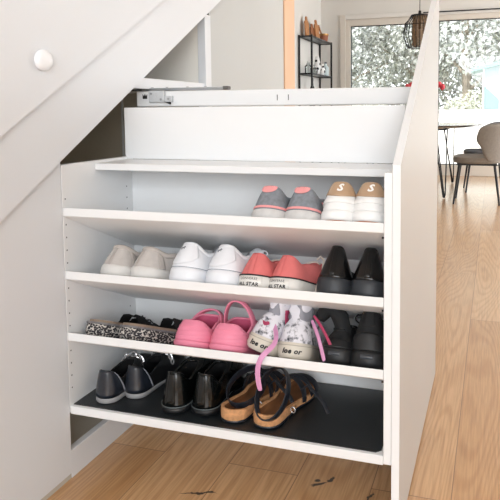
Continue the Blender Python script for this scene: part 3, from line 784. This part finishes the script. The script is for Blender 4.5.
# ---- J: black lace-up sneakers
bc = mat('black_canvas', (20, 21, 23), .8, var=.2, scale=40, bump=.4, bscale=600)
bsl = mat('black_rubber', (24, 25, 27), .5, var=.1, scale=30)
def black_j(label, side, floppy):
    o = new_shoe('black_sneaker', label, 'black lace-up sneakers')
    if floppy: S = Shoe(side=side, wh=.076, wb=.092, z0=.034, hh=.078, hs=.080, hf=.090, c0=.030, c1=.10, cw=.016, eh=1.1, gh=1.0, gt=2.0, crumple=.004)
    else: S = Shoe(side=side, wh=.078, wb=.092, z0=.034, hh=.124, hs=.096, hf=.105, c0=.016, c1=.12, cw=.025, eh=1.35, gh=1.05, gt=2.0, crumple=.002)
    S.sole(bsl, o, out=.004, top=.002); S.upper(bc, o); S.lining(blk, o); S.collar(bc, o, r=.0045, drop=.002)
    S.patch(bsl, o, 'heel_counter', -.10, .10, 0, 0, off=.003, f0=lambda a: .02, f1=lambda a: .32 + .12 * math.sin(PI * a), n=20)
    S.band(mat('heel_badge', (64, 67, 72), .3), o, 'heel_badge', -.020, .022, .018, .027, .0052)
    if floppy:
        # soft shaft folded over to the left
        q = MB(); cs = [(.004, .052, .060), (.002, .048, .085), (-.004, .045, .104), (-.014, .042, .118), (-.027, .040, .124), (-.039, .038, .119), (-.047, .036, .106), (-.050, .035, .094)]
        cs = [tuple(Vector(c_) + noise.noise_vector(Vector(c_) * 50) * .003) for c_ in cs]
        q.tube(cs, [.021, .019, .020, .019, .018, .018, .016, .009], 14); q.build('folded_shaft', bc, o, ang=80)
    else:
        S.patch(bc, o, 'pull_tab', -.03, .03, .6, .99, off=.0035, n=8)
        MB().grid([[Vector((x, .108 + j * .008, .098 + j * .007 - abs(x) * .35)) for x in (-.024, -.012, 0, .012, .024)] for j in range(4)]).build('tongue', bc, o, solid=.005)
    laces(S, blkf, o, .135, .18, 4, 0, r=.002)
    xx = .018
    loop(blkf, o, (xx + .016, .10, .100 if floppy else .086), .015, .011, (1, .2, 0), .0022)
    MB().tube([(xx, .13, .105), (xx + .02, .12, .10), (xx + .032, .105, .082), (xx + .038, .09, .06), (xx + .03, .085, .045)], .0020, 6).build('lace', blkf, o)
    return o
on_shelf(black_j('black sneaker with its soft ankle shaft folded over to the left', -1, True), 4, .674, .034, 2)
on_shelf(black_j('black canvas sneaker standing upright against the front panel', 1, False), 4, .748, .032, -2)

# ---- K: dark loafers with chain (bottom shelf)
navy = mat('navy_patent', (32, 37, 46), .3, var=.3, scale=40, coat=.3)  # navy patent with the heel's blue sheen put into the colour
grs = mat('grey_sole', (150, 150, 152), .6)
chain = mat('silver_chain', (210, 210, 212), .2, metal=.7)
def loafer_k(label, side):
    o = new_shoe('chain_loafer', label, 'black chain loafers'); S = Shoe(side=side, L=.25, wh=.060, wm=.058, wb=.082, wt=.066, z0=.014, z0f=.010, hh=.082, hs=.048, hf=.068, c0=.012, c1=.13, cw=.024, eh=1.3, gh=1.1, gt=2.2, rt_=.7)
    S.sole(grs, o, out=.002, top=.0, spring=.004); S.upper(blk, o); S.lining(blkf, o); S.collar(blk, o, r=.0022, drop=.001)
    S.patch(navy, o, 'heel_counter', -.13, .13, 0, 0, off=.0022, f0=lambda a: .03, f1=lambda a: .985, n=28)
    S.patch(seam, o, 'heel_piping', .118, .126, .04, .97, off=.0036, n=2)
    for k in range(7):
        a = PI * (k + .5) / 7; x = -.034 * math.cos(a); z = .036 + .030 * math.sin(a)
        pts = []
        for i in range(13):
            b_ = 2 * PI * i / 12; l = .0095 * math.cos(b_); h = .006 * math.sin(b_); tl = (k % 2) * 1.2
            pts.append(Vector((x + l * math.sin(a), .138 + h * math.cos(tl), z + .006 + l * -math.cos(a) * -1 * 1 + h * math.sin(tl) + .004)))
        MB().tube(pts[:-1], .0022, 6, close=True).build('chain_link', chain, o)
    return o
on_shelf(loafer_k('black loafer with silver chain and blue-grey heel, at the left end of the black mat', -1), 5, .074, .026, 2)
on_shelf(loafer_k('black loafer with silver chain and blue-grey heel, second from the left on the mat', 1), 5, .128, .070, 6)

# ---- L: glossy black pumps
gpat = mat('green_black_patent', (8, 11, 11), .18, coat=.2, spec=.4)
def pump_l(label, side):
    o = new_shoe('patent_loafer', label, 'glossy black loafers'); S = Shoe(side=side, L=.25, wh=.066, wm=.064, wb=.088, wt=.074, z0=.016, z0f=.010, hh=.098, hs=.066, hf=.084, c0=.016, c1=.13, cw=.025, eh=1.35, gh=1.15, gt=2.3, rt_=.6)
    S.sole(blk, o, out=.004, top=.0, spring=.004); S.upper(gpat, o); S.lining(blkf, o); S.collar(gpat, o, r=.003, drop=.001)
    S.band(mat('welt_grey', (96, 104, 106), .3), o, 'welt', -.22, .22, .0175, .0195, .0042, n=40)
    S.patch(gpat, o, 'heel_strip', -.018, .018, .08, .97, off=.0026, n=6)
    S.patch(gpat, o, 'vamp_strap', .30, .70, .55, .78, off=.003, n=30)
    return o
on_shelf(pump_l('glossy black loafer beside the chain loafers', -1), 5, .268, .028, -2)
on_shelf(pump_l('glossy black loafer beside the brown cork sandals', 1), 5, .342, .040, 1)

# ---- M: cork sandals with black ankle straps
cork = mat('cork', (206, 152, 106), .85, var=.22, scale=110, bump=.5, bscale=500)
foot = mat('worn_footbed', (128, 84, 50), .75, var=.3, scale=18)
strapm = mat('black_strap_leather', (32, 36, 44), .32, var=.1, scale=40, coat=.25)
def sandal_m(label, side, high):
    o = new_shoe('cork_sandal', label, 'brown cork sandals'); S = Shoe(side=side, L=.25, wh=.066, wm=.064, wb=.090, wt=.078, z0=.024, z0f=.018, hh=.046, hs=.030, hf=.026, c0=.004, c1=.246, cw=.032, eh=1, gh=1)
    S.band(strapm, o, 'welt', 0, 1, .0005, .007, .0015, n=80)
    # cork bed with raised rim
    b = MB(); n = 64; rows = []
    def rimz(y): return interp(y / S.L, [0, .2, .5, .8, 1], [.033, .028, .021, .018, .021])
    for (o_, f, ab) in ((-.002, .0, 0), (.0015, .1, 0), (.002, .6, 0), (.001, 1.0, 0), (-.003, 1.02, 0), (-.0075, .90, 0)):
        rows.append([S.side_pt(i / n, max(.0004, rimz(S.F(i / n)[1]) * f), o_) for i in range(n)])
    b.grid(rows, wrapu=True); b.fan(rows[0], flip=True)
    b.build('cork_sole', cork, o, ang=60)
    q = MB(); top = rows[-1]; r0 = [Vector((p.x * 1.0, p.y, p.z)) for p in top]
    rws = [r0]
    for sc, dz in ((.955, .75), (.85, .93), (.6, 1.0), (.3, 1.0), (.02, 1.0)):
        rws.append([Vector((p.x * sc + (1 - sc) * -.002 * side, lerp(S.L * .5, p.y, sc), lerp(p.z, .0095, dz))) for p in r0])
    q.grid(rws, wrapu=True); q.build('footbed', foot, o, ang=60)
    def arch(y0, y1, w, h, ww, nm='strap', lean=0.0):
        pts = []; nr = []
        for k in range(17):
            a = PI * k / 16; pts.append((w * math.cos(a), lerp(y0, y1, k / 16) + lean * math.sin(a), .014 + h * math.sin(a))); nr.append((math.cos(a), 0, math.sin(a)))
        MB().ribbon(pts, nr, ww, .0032).build(nm, strapm, o)
    arch(.135, .175, .042, .048, .018); arch(.178, .140, .042, .052, .016); arch(.205, .20, .043, .034, .020)
    # ankle strap: big loop
    pts = []; nr = []; N_ = 30
    for k in range(N_ + 1):
        a = 2 * PI * k / N_
        if high: p = Vector((.014 + .040 * math.cos(a), .030 + .030 * math.sin(a), .074 + .052 * math.sin(a) + .006 * math.cos(a)))
        else: p = Vector((.000 + .046 * math.cos(a), .085 + .052 * math.sin(a), .054 + .026 * math.sin(a)))
        pts.append(p)
        nr.append(tuple((p - Vector((.014, .03, .074)) if high else p - Vector((0, .085, .054))).normalized()))
    MB().ribbon(pts, nr, .019, .0035).build('ankle_strap', strapm, o)
    MB().ribbon([(.040, .12, .05), (.055, .13, .062), (.075, .128, .048), (.100, .125, .030), (.118, .115, .012)], (0, -.2, 1), .010, .0028).build('strap_end', strapm, o)
    bk = [(.046 + .006 * math.cos(2 * PI * k / 10), .07, .024 + .007 * math.sin(2 * PI * k / 10)) for k in range(10)]
    MB().tube(bk, .0012, 6, close=True).build('buckle', chain, o)
    return o
on_shelf(sandal_m('brown cork sandal with black straps, beside the glossy black loafers', -1, False), 5, .419, .030, 9)
on_shelf(sandal_m('brown cork sandal with black strap looped up over its heel, rightmost on the mat', 1, True), 5, .503, .028, 11)

# ------------------------------------------------------------------ kitchen: black metal rack
rk = empty('metal_rack', (-1.335, 6.915, 0)); tag(rk, 'slim black metal rack standing against the kitchen wall', 'rack')
x0, x1, y0, y1 = -.085, .085, -.5, .5
for (px, py) in ((x0, y0), (x1, y0), (x0, y1), (x1, y1)):
    MB().box(px - .011, px + .011, py - .011, py + .011, 0, 1.905).build('post', blackm, rk)
shm = mat('smoked_shelf', (70, 78, 84), .3)
for z in (1.885, 1.405, .95, .45):
    MB().box(x0, x1, y0, y1, z, z + .008).build('shelf', shm, rk)
    m_ = MB(); m_.box(x0, x1, y0 - .008, y0 + .008, z - .010, z + .0105); m_.box(x0, x1, y1 - .008, y1 + .008, z - .010, z + .0105)
    m_.box(x0 - .008, x0 + .008, y0, y1, z - .010, z + .0105); m_.box(x1 - .008, x1 + .008, y0, y1, z - .010, z + .0105)
    m_.build('shelf_frame', blackm, rk)
wood1 = mat('board_wood', (172, 116, 70), .6, var=.2, scale=20, stretch=(1, 1, .2))
wood2 = mat('board_wood_dark', (140, 86, 50), .6, var=.2, scale=20, stretch=(1, 1, .2))
def board(label, x, y, w, h, m, lean, grip):
    o = MB(); pts = [(-w / 2, 0), (w / 2, 0), (w / 2, h * .72), (w * .2, h * .82), (w * .2, h * .95), (w * .1, h), (-w * .1, h), (-w * .2, h * .95), (-w * .2, h * .82), (-w / 2, h * .72)]
    o.prism(pts, 'x', -.009, .009)
    b = o.build('cutting_board', m, bevel=.002); b.location = (x, y, 1.8965); b.rotation_euler = (0, lean, 0)
    tag(b, label, 'cutting board', 'wooden boards on the black rack')
board('tall wooden cutting board at the near end of the black rack top', -1.365, 6.60, .16, .27, wood1, -.06, 1)
board('dark wooden cutting board between the other boards on the rack', -1.345, 6.80, .17, .20, wood2, -.10, 1)
board('wooden cutting board with narrow grip nearest the pot on the rack', -1.315, 6.93, .18, .27, wood1, -.12, 1)
pt = empty('mortar', (-1.315, 7.24, 1.896)); tag(pt, 'terracotta mortar pot standing at the far end of the rack top', 'mortar')
MB().lathe([(.05, 0), (.058, .03), (.066, .09), (.068, .11), (.060, .11), (.05, .03), (.01, .02)], (0, 0, 0), 20).build('bowl', mat('terracotta', (150, 92, 66), .7, var=.1, scale=30), pt)
MB().lathe([(.068, .085), (.0715, .09), (.0715, .112), (.064, .113)], (0, 0, 0), 20).build('rim_band', mat('brass_band', (170, 130, 80), .3, metal=.6), pt)
ps = MB().tube([(0, 0, 0), (-.03, -.05, .10), (-.055, -.09, .19)], [.016, .011, .016], 12).build('pestle', wood1); ps.location = (-1.315, 7.235, 1.93)
tag(ps, 'wooden pestle sticking out of the terracotta mortar', 'pestle')
def bottle(label, x, y, z, h, r, m, capm, name='bottle', cat='bottle'):
    e = empty(name, (x, y, z)); tag(e, label, cat)
    MB().lathe([(r * .9, 0), (r, .01), (r, h * .62), (r * .45, h * .76), (r * .36, h * .9)], (0, 0, 0), 16).build('body', m, e)
    MB().lathe([(r * .42, h * .9), (r * .42, h), (r * .3, h * 1.01)], (0, 0, 0), 14).build('cap', capm, e)
    return e
whc = mat('white_ceramic', (228, 228, 226), .3); blg = mat('dark_glass', (28, 30, 32), .15, coat=.5); ltb = mat('pale_blue_label', (200, 214, 216), .5)
ZS = 1.4165
bottle('clear glass bottle at the near end of the middle rack shelf', -1.35, 6.58, ZS, .16, .045, jarglass, whc)
bottle('low clear glass jar in front of the clear bottle on the rack', -1.29, 6.68, ZS, .10, .04, jarglass, whc, 'jar', 'jar')
# white vessel with black spots
def spotted(label, x, y, h, r, ph):
    e = empty('spotted_vase', (x, y, ZS)); tag(e, label, 'vase', 'white vases with black spots')
    MB().lathe([(r * .6, 0), (r, h * .25), (r * 1.05, h * .5), (r * .75, h * .8), (r * .55, h), (r * .4, h), (r * .5, h * .8)], (0, 0, 0), 18).build('body', whc, e)
    s = MB()
    for k in range(9):
        a = k * 2.4 + ph; zz = h * (.15 + .085 * k); rr = interp(zz / h, [0, .25, .5, .8, 1], [r * .6, r, r * 1.05, r * .75, r * .55]) + .001
        c_ = Vector((rr * math.cos(a), rr * math.sin(a), zz)); t1 = Vector((-math.sin(a), math.cos(a), 0)); R_ = r * .42
        s.fan([c_ + t1 * R_ * math.cos(q * PI / 5) + Vector((0, 0, R_ * math.sin(q * PI / 5))) for q in range(10)], centre=c_ + Vector((math.cos(a), math.sin(a), 0)) * .003)
    s.build('black_spots', ink, e, solid=.002)
spotted('tall white vase with black spots on the middle rack shelf', -1.315, 6.90, .25, .045, .3)
spotted('shorter white vase with black spots in front of the tall one', -1.285, 7.02, .15, .045, 1.3)
bottle('white bottle with black cap beside the spotted vases', -1.31, 7.16, ZS, .12, .035, ltb, blackp)
bottle('pale bottle with black neck at the far end of the middle rack shelf', -1.305, 7.30, ZS, .20, .045, ltb, blg)
bottle('dark bottle standing on the lower rack shelf below the jars', -1.33, 6.70, .9585, .40, .04, blg, blackp)

# ------------------------------------------------------------------ dining table
tb = empty('dining_table', (.12, 5.95, 0)); tag(tb, 'dark oval dining table with black wire legs by the window', 'dining table')
tt = MB(); N_ = 64
def ov(a, k, z): return Vector((.78 * k * math.copysign(abs(math.cos(a)) ** .9, math.cos(a)), 1.05 * k * math.copysign(abs(math.sin(a)) ** .9, math.sin(a)), z))
rows = [[ov(2 * PI * i / N_, k, z) for i in range(N_)] for k, z in ((.93, .735), (.985, .752), (1, .760), (.997, .765))]
tt.grid(rows, wrapu=True); tt.fan(rows[0], flip=True); tt.fan(rows[-1])
tt.build('tabletop', mat('dark_table_top', (52, 50, 50), .16, coat=.4), tb)
def hairpin(cx, cy):
    m_ = MB(); r = .007
    d = Vector((cx, cy, 0)).normalized(); t = Vector((-d.y, d.x, 0))
    bot = Vector((cx, cy, .012)) + d * .09
    for s in (-1, 1):
        m_.tube([Vector((cx, cy, .734)) + t * s * .075, bot + t * s * .014 + Vector((0, 0, .03)), bot + t * s * .008, bot], r, 8)
    m_.tube([Vector((cx, cy, .734)) + d * -.12, bot + Vector((0, 0, .03)), bot], r, 8)
    m_.box(cx - .09, cx + .09, cy - .09, cy + .09, .727, .7345)
    m_.build('hairpin_leg', blackm, tb)
for cx, cy in ((.36, -.62), (.36, .62), (-.36, -.62), (-.36, .62)): hairpin(cx, cy)
MB().box(-.30, .42, -.7, .7, .712, .7265).build('under_frame', blackm, tb)

# chairs
taupe = mat('taupe_upholstery', (128, 121, 112), .95, var=.08, scale=60, bump=.5, bscale=300, sheen=.2)
char = mat('charcoal_upholstery', (84, 86, 92), .95, var=.08, scale=60, bump=.5, bscale=300, sheen=.2)
def chair(label, x, y, rz, m, seatm=None):
    e = empty('dining_chair', (x, y, 0)); e.rotation_euler = (0, 0, rz); tag(e, label, 'chair', 'dining chairs around the table')
    s = MB(); rows = []
    for k, z in ((.80, .400), (.97, .410), (1.0, .435), (.98, .462), (.86, .474), (.4, .478), (.02, .478)):
        rows.append([Vector((.235 * k * math.copysign(abs(math.cos(a)) ** .6, math.cos(a)), .235 * k * math.copysign(abs(math.sin(a)) ** .6, math.sin(a)), z)) for a in [2 * PI * i / 40 for i in range(40)]])
    s.grid(rows, wrapu=True); s.fan(rows[0], flip=True); s.build('seat', seatm or m, e)
    # wrap-around back: chair faces -y, back at +y
    b = MB(); out = []; inn = []
    for j in range(11):
        t = j / 10; z = .425 + .365 * t
        spread = 1.0 - .28 * (1 - t) ** 2 * 0 ; ang = interp(t, [0, .3, .7, 1], [1.25, 1.5, 1.85, 1.8])
        ro, ri = [], []
        for i in range(25):
            a = lerp(-ang, ang, i / 24); R_ = .248 + .012 * t; zz = z - (.05 * abs(i / 12 - 1) ** 6 * t)
            ro.append(Vector((R_ * 1.02 * math.sin(a), R_ * math.cos(a) + .02 + .05 * t, zz)))
            ri.append(Vector(((R_ - .035) * math.sin(a), (R_ - .035) * math.cos(a) + .02 + .05 * t, zz)))
        out.append(ro); inn.append(ri)
    b.grid(out); b.grid(inn, flip=True)
    b.grid([out[-1], inn[-1]]); b.grid([out[0], inn[0]]); b.grid([[r[0] for r in out], [r[0] for r in inn]]); b.grid([[r[-1] for r in out], [r[-1] for r in inn]])
    b.build('backrest', m, e, subsurf=1, ang=180)
    MB().box(-.19, .19, -.19, .19, .385, .3995).build('seat_frame', blackm, e)
    for sx in (-1, 1):
        for sy in (-1, 1):
            MB().tube([(sx * .165, sy * .165, .392), (sx * .205, sy * .215, 0.002)], [.013, .009], 10).build('leg', blackm, e)
    return e
chair('taupe upholstered dining chair with black legs at the near right corner of the table', .86, 5.06, -PI / 2 + .0, taupe)
chair('charcoal dining chair behind the taupe one at the right side of the table', .92, 5.98, -PI / 2 + .1, char)
chair('taupe dining chair at the near end of the table, mostly hidden by the cabinet front', .16, 4.72, PI, taupe)
chair('taupe dining chair on the far left side of the table', -.62, 6.2, PI / 2, taupe)

# tulips in a vase
vz = empty('flower_vase', (.255, 5.72, .7655)); tag(vz, 'dark vase holding red tulips on the dining table', 'vase')
MB().lathe([(.045, 0), (.058, .05), (.052, .13), (.034, .19), (.038, .215), (.032, .215), (.028, .19)], (0, 0, 0), 20).build('body', mat('vase_glaze', (88, 92, 92), .25), vz)
red = mat('tulip_red', (204, 58, 70), .55, var=.12, scale=60); grn = mat('stem_green', (90, 112, 62), .7)
tul = [(-.175, .0, .395, 'leftmost red tulip drooping over the edge of the vase'), (-.135, .03, .415, 'red tulip beside the leftmost bloom'), (-.03, -.03, .43, 'red tulip leaning left near the middle of the bunch'),
       (.04, .02, .44, 'tallest red tulip in the middle of the bunch'), (.10, -.02, .42, 'red tulip leaning right near the middle of the bunch'), (.205, .0, .385, 'rightmost red tulip bending past the cabinet front'), (.165, .04, .415, 'red tulip behind the rightmost bloom')]
for dx, dy, hz, lb in tul:
    e = empty('tulip', (.255, 5.72, .79)); tag(e, lb, 'flower', 'red tulips in the vase')
    MB().tube([(dx * .05, dy * .05, 0), (dx * .12, dy * .2, .2), (dx * .6, dy * .6, hz - .05), (dx, dy, hz - .03)], .0032, 6).build('stem', grn, e)
    MB().lathe([(.004, -.035), (.024, -.02), (.031, .0), (.027, .022), (.012, .034), (.002, .03)], (dx, dy, hz), 12).build('bloom', red, e)

# pendant lamp
pl = empty('pendant_lamp', (.232, 5.5, 1.593)); tag(pl, 'black wire cage pendant lamp with bamboo inner shade hanging over the table', 'pendant lamp')
H_ = .345
def pr(t): return interp(t, [0, .12, .42, .72, .92, 1], [.118, .150, .178, .160, .108, .092])
for k in range(26):
    a = 2 * PI * k / 26
    MB().tube([(pr(t / 12) * math.cos(a), pr(t / 12) * math.sin(a), H_ * t / 12) for t in range(13)], .0034, 5).build('cage_wire', blackm, pl)
for t in (0, .70, 1.0):
    MB().tube([(pr(t) * math.cos(2 * PI * k / 32), pr(t) * math.sin(2 * PI * k / 32), H_ * t) for k in range(32)], .0042, 6, close=True).build('cage_ring', blackm, pl)
bam = MB()
for k in range(30):
    a = 2 * PI * k / 30; c_, s_ = math.cos(a), math.sin(a)
    bam.tube([(.072 * c_, .072 * s_, .02), (.072 * c_, .072 * s_, H_ - .01)], .0060, 6)
bam.build('bamboo_shade', mat('bamboo', (132, 104, 74), .6, var=.3, scale=60), pl)
MB().lathe([(.092, H_ - .008), (.092, H_ + .006), (.018, H_ + .012), (.014, H_ + .05)], (0, 0, 0), 20).build('top_cap', blackm, pl)
MB().tube([(0, 0, H_ + .04), (0, 0, 2.619 - 1.593)], .004, 8).build('cord', blackp, pl)
MB().lathe([(.02, .20), (.034, .16), (.04, .13), (.03, .10), (.004, .088)], (0, 0, 0), 14).build('bulb', mat('bulb_glass', (235, 228, 214), .2), pl)
MB().lathe([(.022, .20), (.022, .33)], (0, 0, 0), 12).build('bulb_holder', blackp, pl)

# ------------------------------------------------------------------ garden outside
pav = mat('pale_paving', (214, 211, 204), .8, var=.06, scale=2)
MB().box(-14, 16, YW + .12, 12.6, -.12, -.02).build('terrace', pav, kind='structure')
grass = mat('pale_grass', (158, 160, 132), .9, var=.25, scale=3)
MB().box(-30, 34, 12.6, 60, -.14, -.03).build('lawn', grass, kind='structure')

def leafmat(name, a, b_):
    m = bpy.data.materials.new(name); m.use_nodes = True; nt = m.node_tree; bs_ = nt.nodes['Principled BSDF']; bs_.inputs['Roughness'].default_value = .6
    g = nt.nodes.new('ShaderNodeNewGeometry'); r = nt.nodes.new('ShaderNodeValToRGB'); r.color_ramp.elements[0].color = lin(a); r.color_ramp.elements[1].color = lin(b_)
    nt.links.new(g.outputs['Random Per Island'], r.inputs[0]); nt.links.new(r.outputs[0], bs_.inputs['Base Color']); return m
lf = [leafmat('leaf_dark', (128, 132, 122), (222, 222, 216)), leafmat('leaf_pale', (166, 170, 150), (236, 236, 224)), leafmat('leaf_grey', (120, 126, 122), (230, 232, 228))]
bark = mat('bark', (148, 138, 124), .9, var=.3, scale=6)
def leaves(m, lumps, n, size):
    for _ in range(n):
        c_, rx, ry, rz = random.choice(lumps)
        d = Vector((random.gauss(0, 1), random.gauss(0, 1), random.gauss(0, 1))).normalized() * (random.random() ** .35)
        p = Vector((c_[0] + d.x * rx, c_[1] + d.y * ry, c_[2] + d.z * rz)); s = size * random.uniform(.6, 1.4)
        a = Vector((random.gauss(0, 1), random.gauss(0, 1), random.gauss(0, 1))).normalized(); b_ = a.cross(Vector((random.gauss(0, 1), random.gauss(0, 1), random.gauss(0, 1)))).normalized()
        n0 = m.vadd([p - a * s, p + b_ * s * .45, p + a * s, p - b_ * s * .45]); m.f.append((n0, n0 + 1, n0 + 2, n0 + 3))
def raw(m, name, material, par):
    me = bpy.data.meshes.new(name); me.from_pydata([tuple(v) for v in m.v], [], m.f); me.materials.append(material)
    o = bpy.data.objects.new(name, me); C.objects.link(o); o.parent = par; return o
def tree(label, x, y, h, r, li, n, z0=.30, size=.075):
    e = empty('garden_tree', (x, y, -.03)); tag(e, label, 'tree', 'trees beyond the terrace')
    t = MB(); t.tube([(0, 0, 0), (.05, .03, h * .25), (-.04, 0, h * .5), (.02, 0, h * .8)], [.16, .13, .10, .04], 8)
    for k in range(7):
        a = k * 2.4; zb = h * (.22 + .08 * k); t.tube([(0, 0, zb), (r * .4 * math.cos(a), r * .4 * math.sin(a), zb + h * .10), (r * .8 * math.cos(a), r * .8 * math.sin(a), zb + h * .16)], [.06, .04, .015], 6)
    t.build('trunk', bark, e)
    lumps = [((r * .62 * math.cos(k * 2.4) * random.uniform(.4, 1), r * .62 * math.sin(k * 2.4), h * (z0 + (1 - z0) * (k + .5) / 13)), r * .5, r * .5, h * .14) for k in range(13)]
    m = MB(); leaves(m, lumps, n, size); raw(m, 'crown', lf[li], e)
tree('leafy tree seen through the left window, nearest the casing', -6.6, 19.0, 7.0, 2.6, 0, 12000)
tree('leafy tree in the middle of the left window view', -4.0, 18.0, 6.4, 2.3, 2, 12000)
tree('leafy tree behind the pendant lamp', -1.6, 19.5, 7.2, 2.6, 0, 12000)
tree('leafy tree at the left edge of the right window', 0.2, 17.5, 6.6, 2.0, 2, 12000)
tree('pale leafy tree in the middle of the right window', 2.3, 20.0, 7.4, 2.6, 1, 12000)
tree('leafy tree at the right of the right window', 4.9, 18.5, 7.4, 2.6, 0, 12000)
for k, (x, y) in enumerate(((-8.6, 25.5), (-5.2, 26.5), (-2.2, 25.5), (1.0, 26.5), (4.2, 25.5))):
    tree(['tall far tree at the left end behind the nearer trees', 'tall far tree second from the left behind the nearer trees', 'tall far tree behind the pendant lamp tree', 'tall far tree behind the pale tree of the right window', 'tall far tree at the right end behind the nearer trees'][k], x, y, 9.5, 3.3, 2, 9000, z0=.05, size=.12)
def shrub(label, x, y, h, r, li, n):
    e = empty('garden_shrub', (x, y, -.03)); tag(e, label, 'shrub', 'shrubs along the garden edge')
    t = MB()
    for k in range(6):
        a = k * 1.05; t.tube([(.05 * math.cos(a), .05 * math.sin(a), 0), (r * .5 * math.cos(a), r * .5 * math.sin(a), h * .7)], [.02, .008], 5)
    t.build('stems', bark, e)
    m = MB(); leaves(m, [((r * .4 * math.cos(k * 1.6), r * .4 * math.sin(k * 1.6), h * (.35 + .1 * (k % 4))), r * .6, r * .6, h * .38) for k in range(7)], n, .05); raw(m, 'foliage', lf[li], e)
sx_ = [(-6.4, 'pale shrub at the left end of the garden edge'), (-4.9, 'second pale shrub from the left of the garden edge'), (-3.5, 'pale shrub below the middle tree of the left window'),
       (-2.1, 'pale shrub under the tree behind the pendant lamp'), (-.8, 'pale shrub just right of the pendant lamp tree'), (.5, 'pale shrub at the left edge of the right window'), (1.7, 'pale shrub in the middle of the right window'), (2.8, 'pale shrub beside the small glass shed'), (5.0, 'pale shrub beyond the glass shed')]
for k, (x, lb) in enumerate(sx_): shrub(lb, x, 15.2 + .35 * (k % 3), 1.25 + .2 * (k % 2), .85, 1, 3600)

sh = empty('garden_shed', (1.12, 13.6, -.03)); tag(sh, 'small pale glass shed with turquoise roof in the garden', 'shed')  # pale box with white posts and a sloping turquoise top
MB().box(-.34, .55, -.4, .4, 0, 1.96).build('body', mat('shed_pale', (128, 148, 150), .3), sh, bevel=.01)
for x in (-.34, .02, .55): MB().box(x - .015, x + .015, -.425, -.402, 0, 1.96).build('frame_post', mat('shed_frame', (236, 238, 236), .5), sh)
MB().prism([(-.60, 1.80), (.70, 2.10), (.70, 2.18), (-.60, 1.88)], 'y', -.6, .6).build('roof', mat('turquoise_roof', (96, 140, 132), .5), sh)
MB().box(-14, 16, 11.0, 11.25, -.12, .885).build('wall_garden', mat('whitewashed_block', (232, 230, 224), .8, var=.1, scale=2.5, stretch=(1, 1, 5)), kind='structure')
MB().box(-14, 16, 10.96, 11.29, .885, .925).build('trim_9', pav, kind='structure')
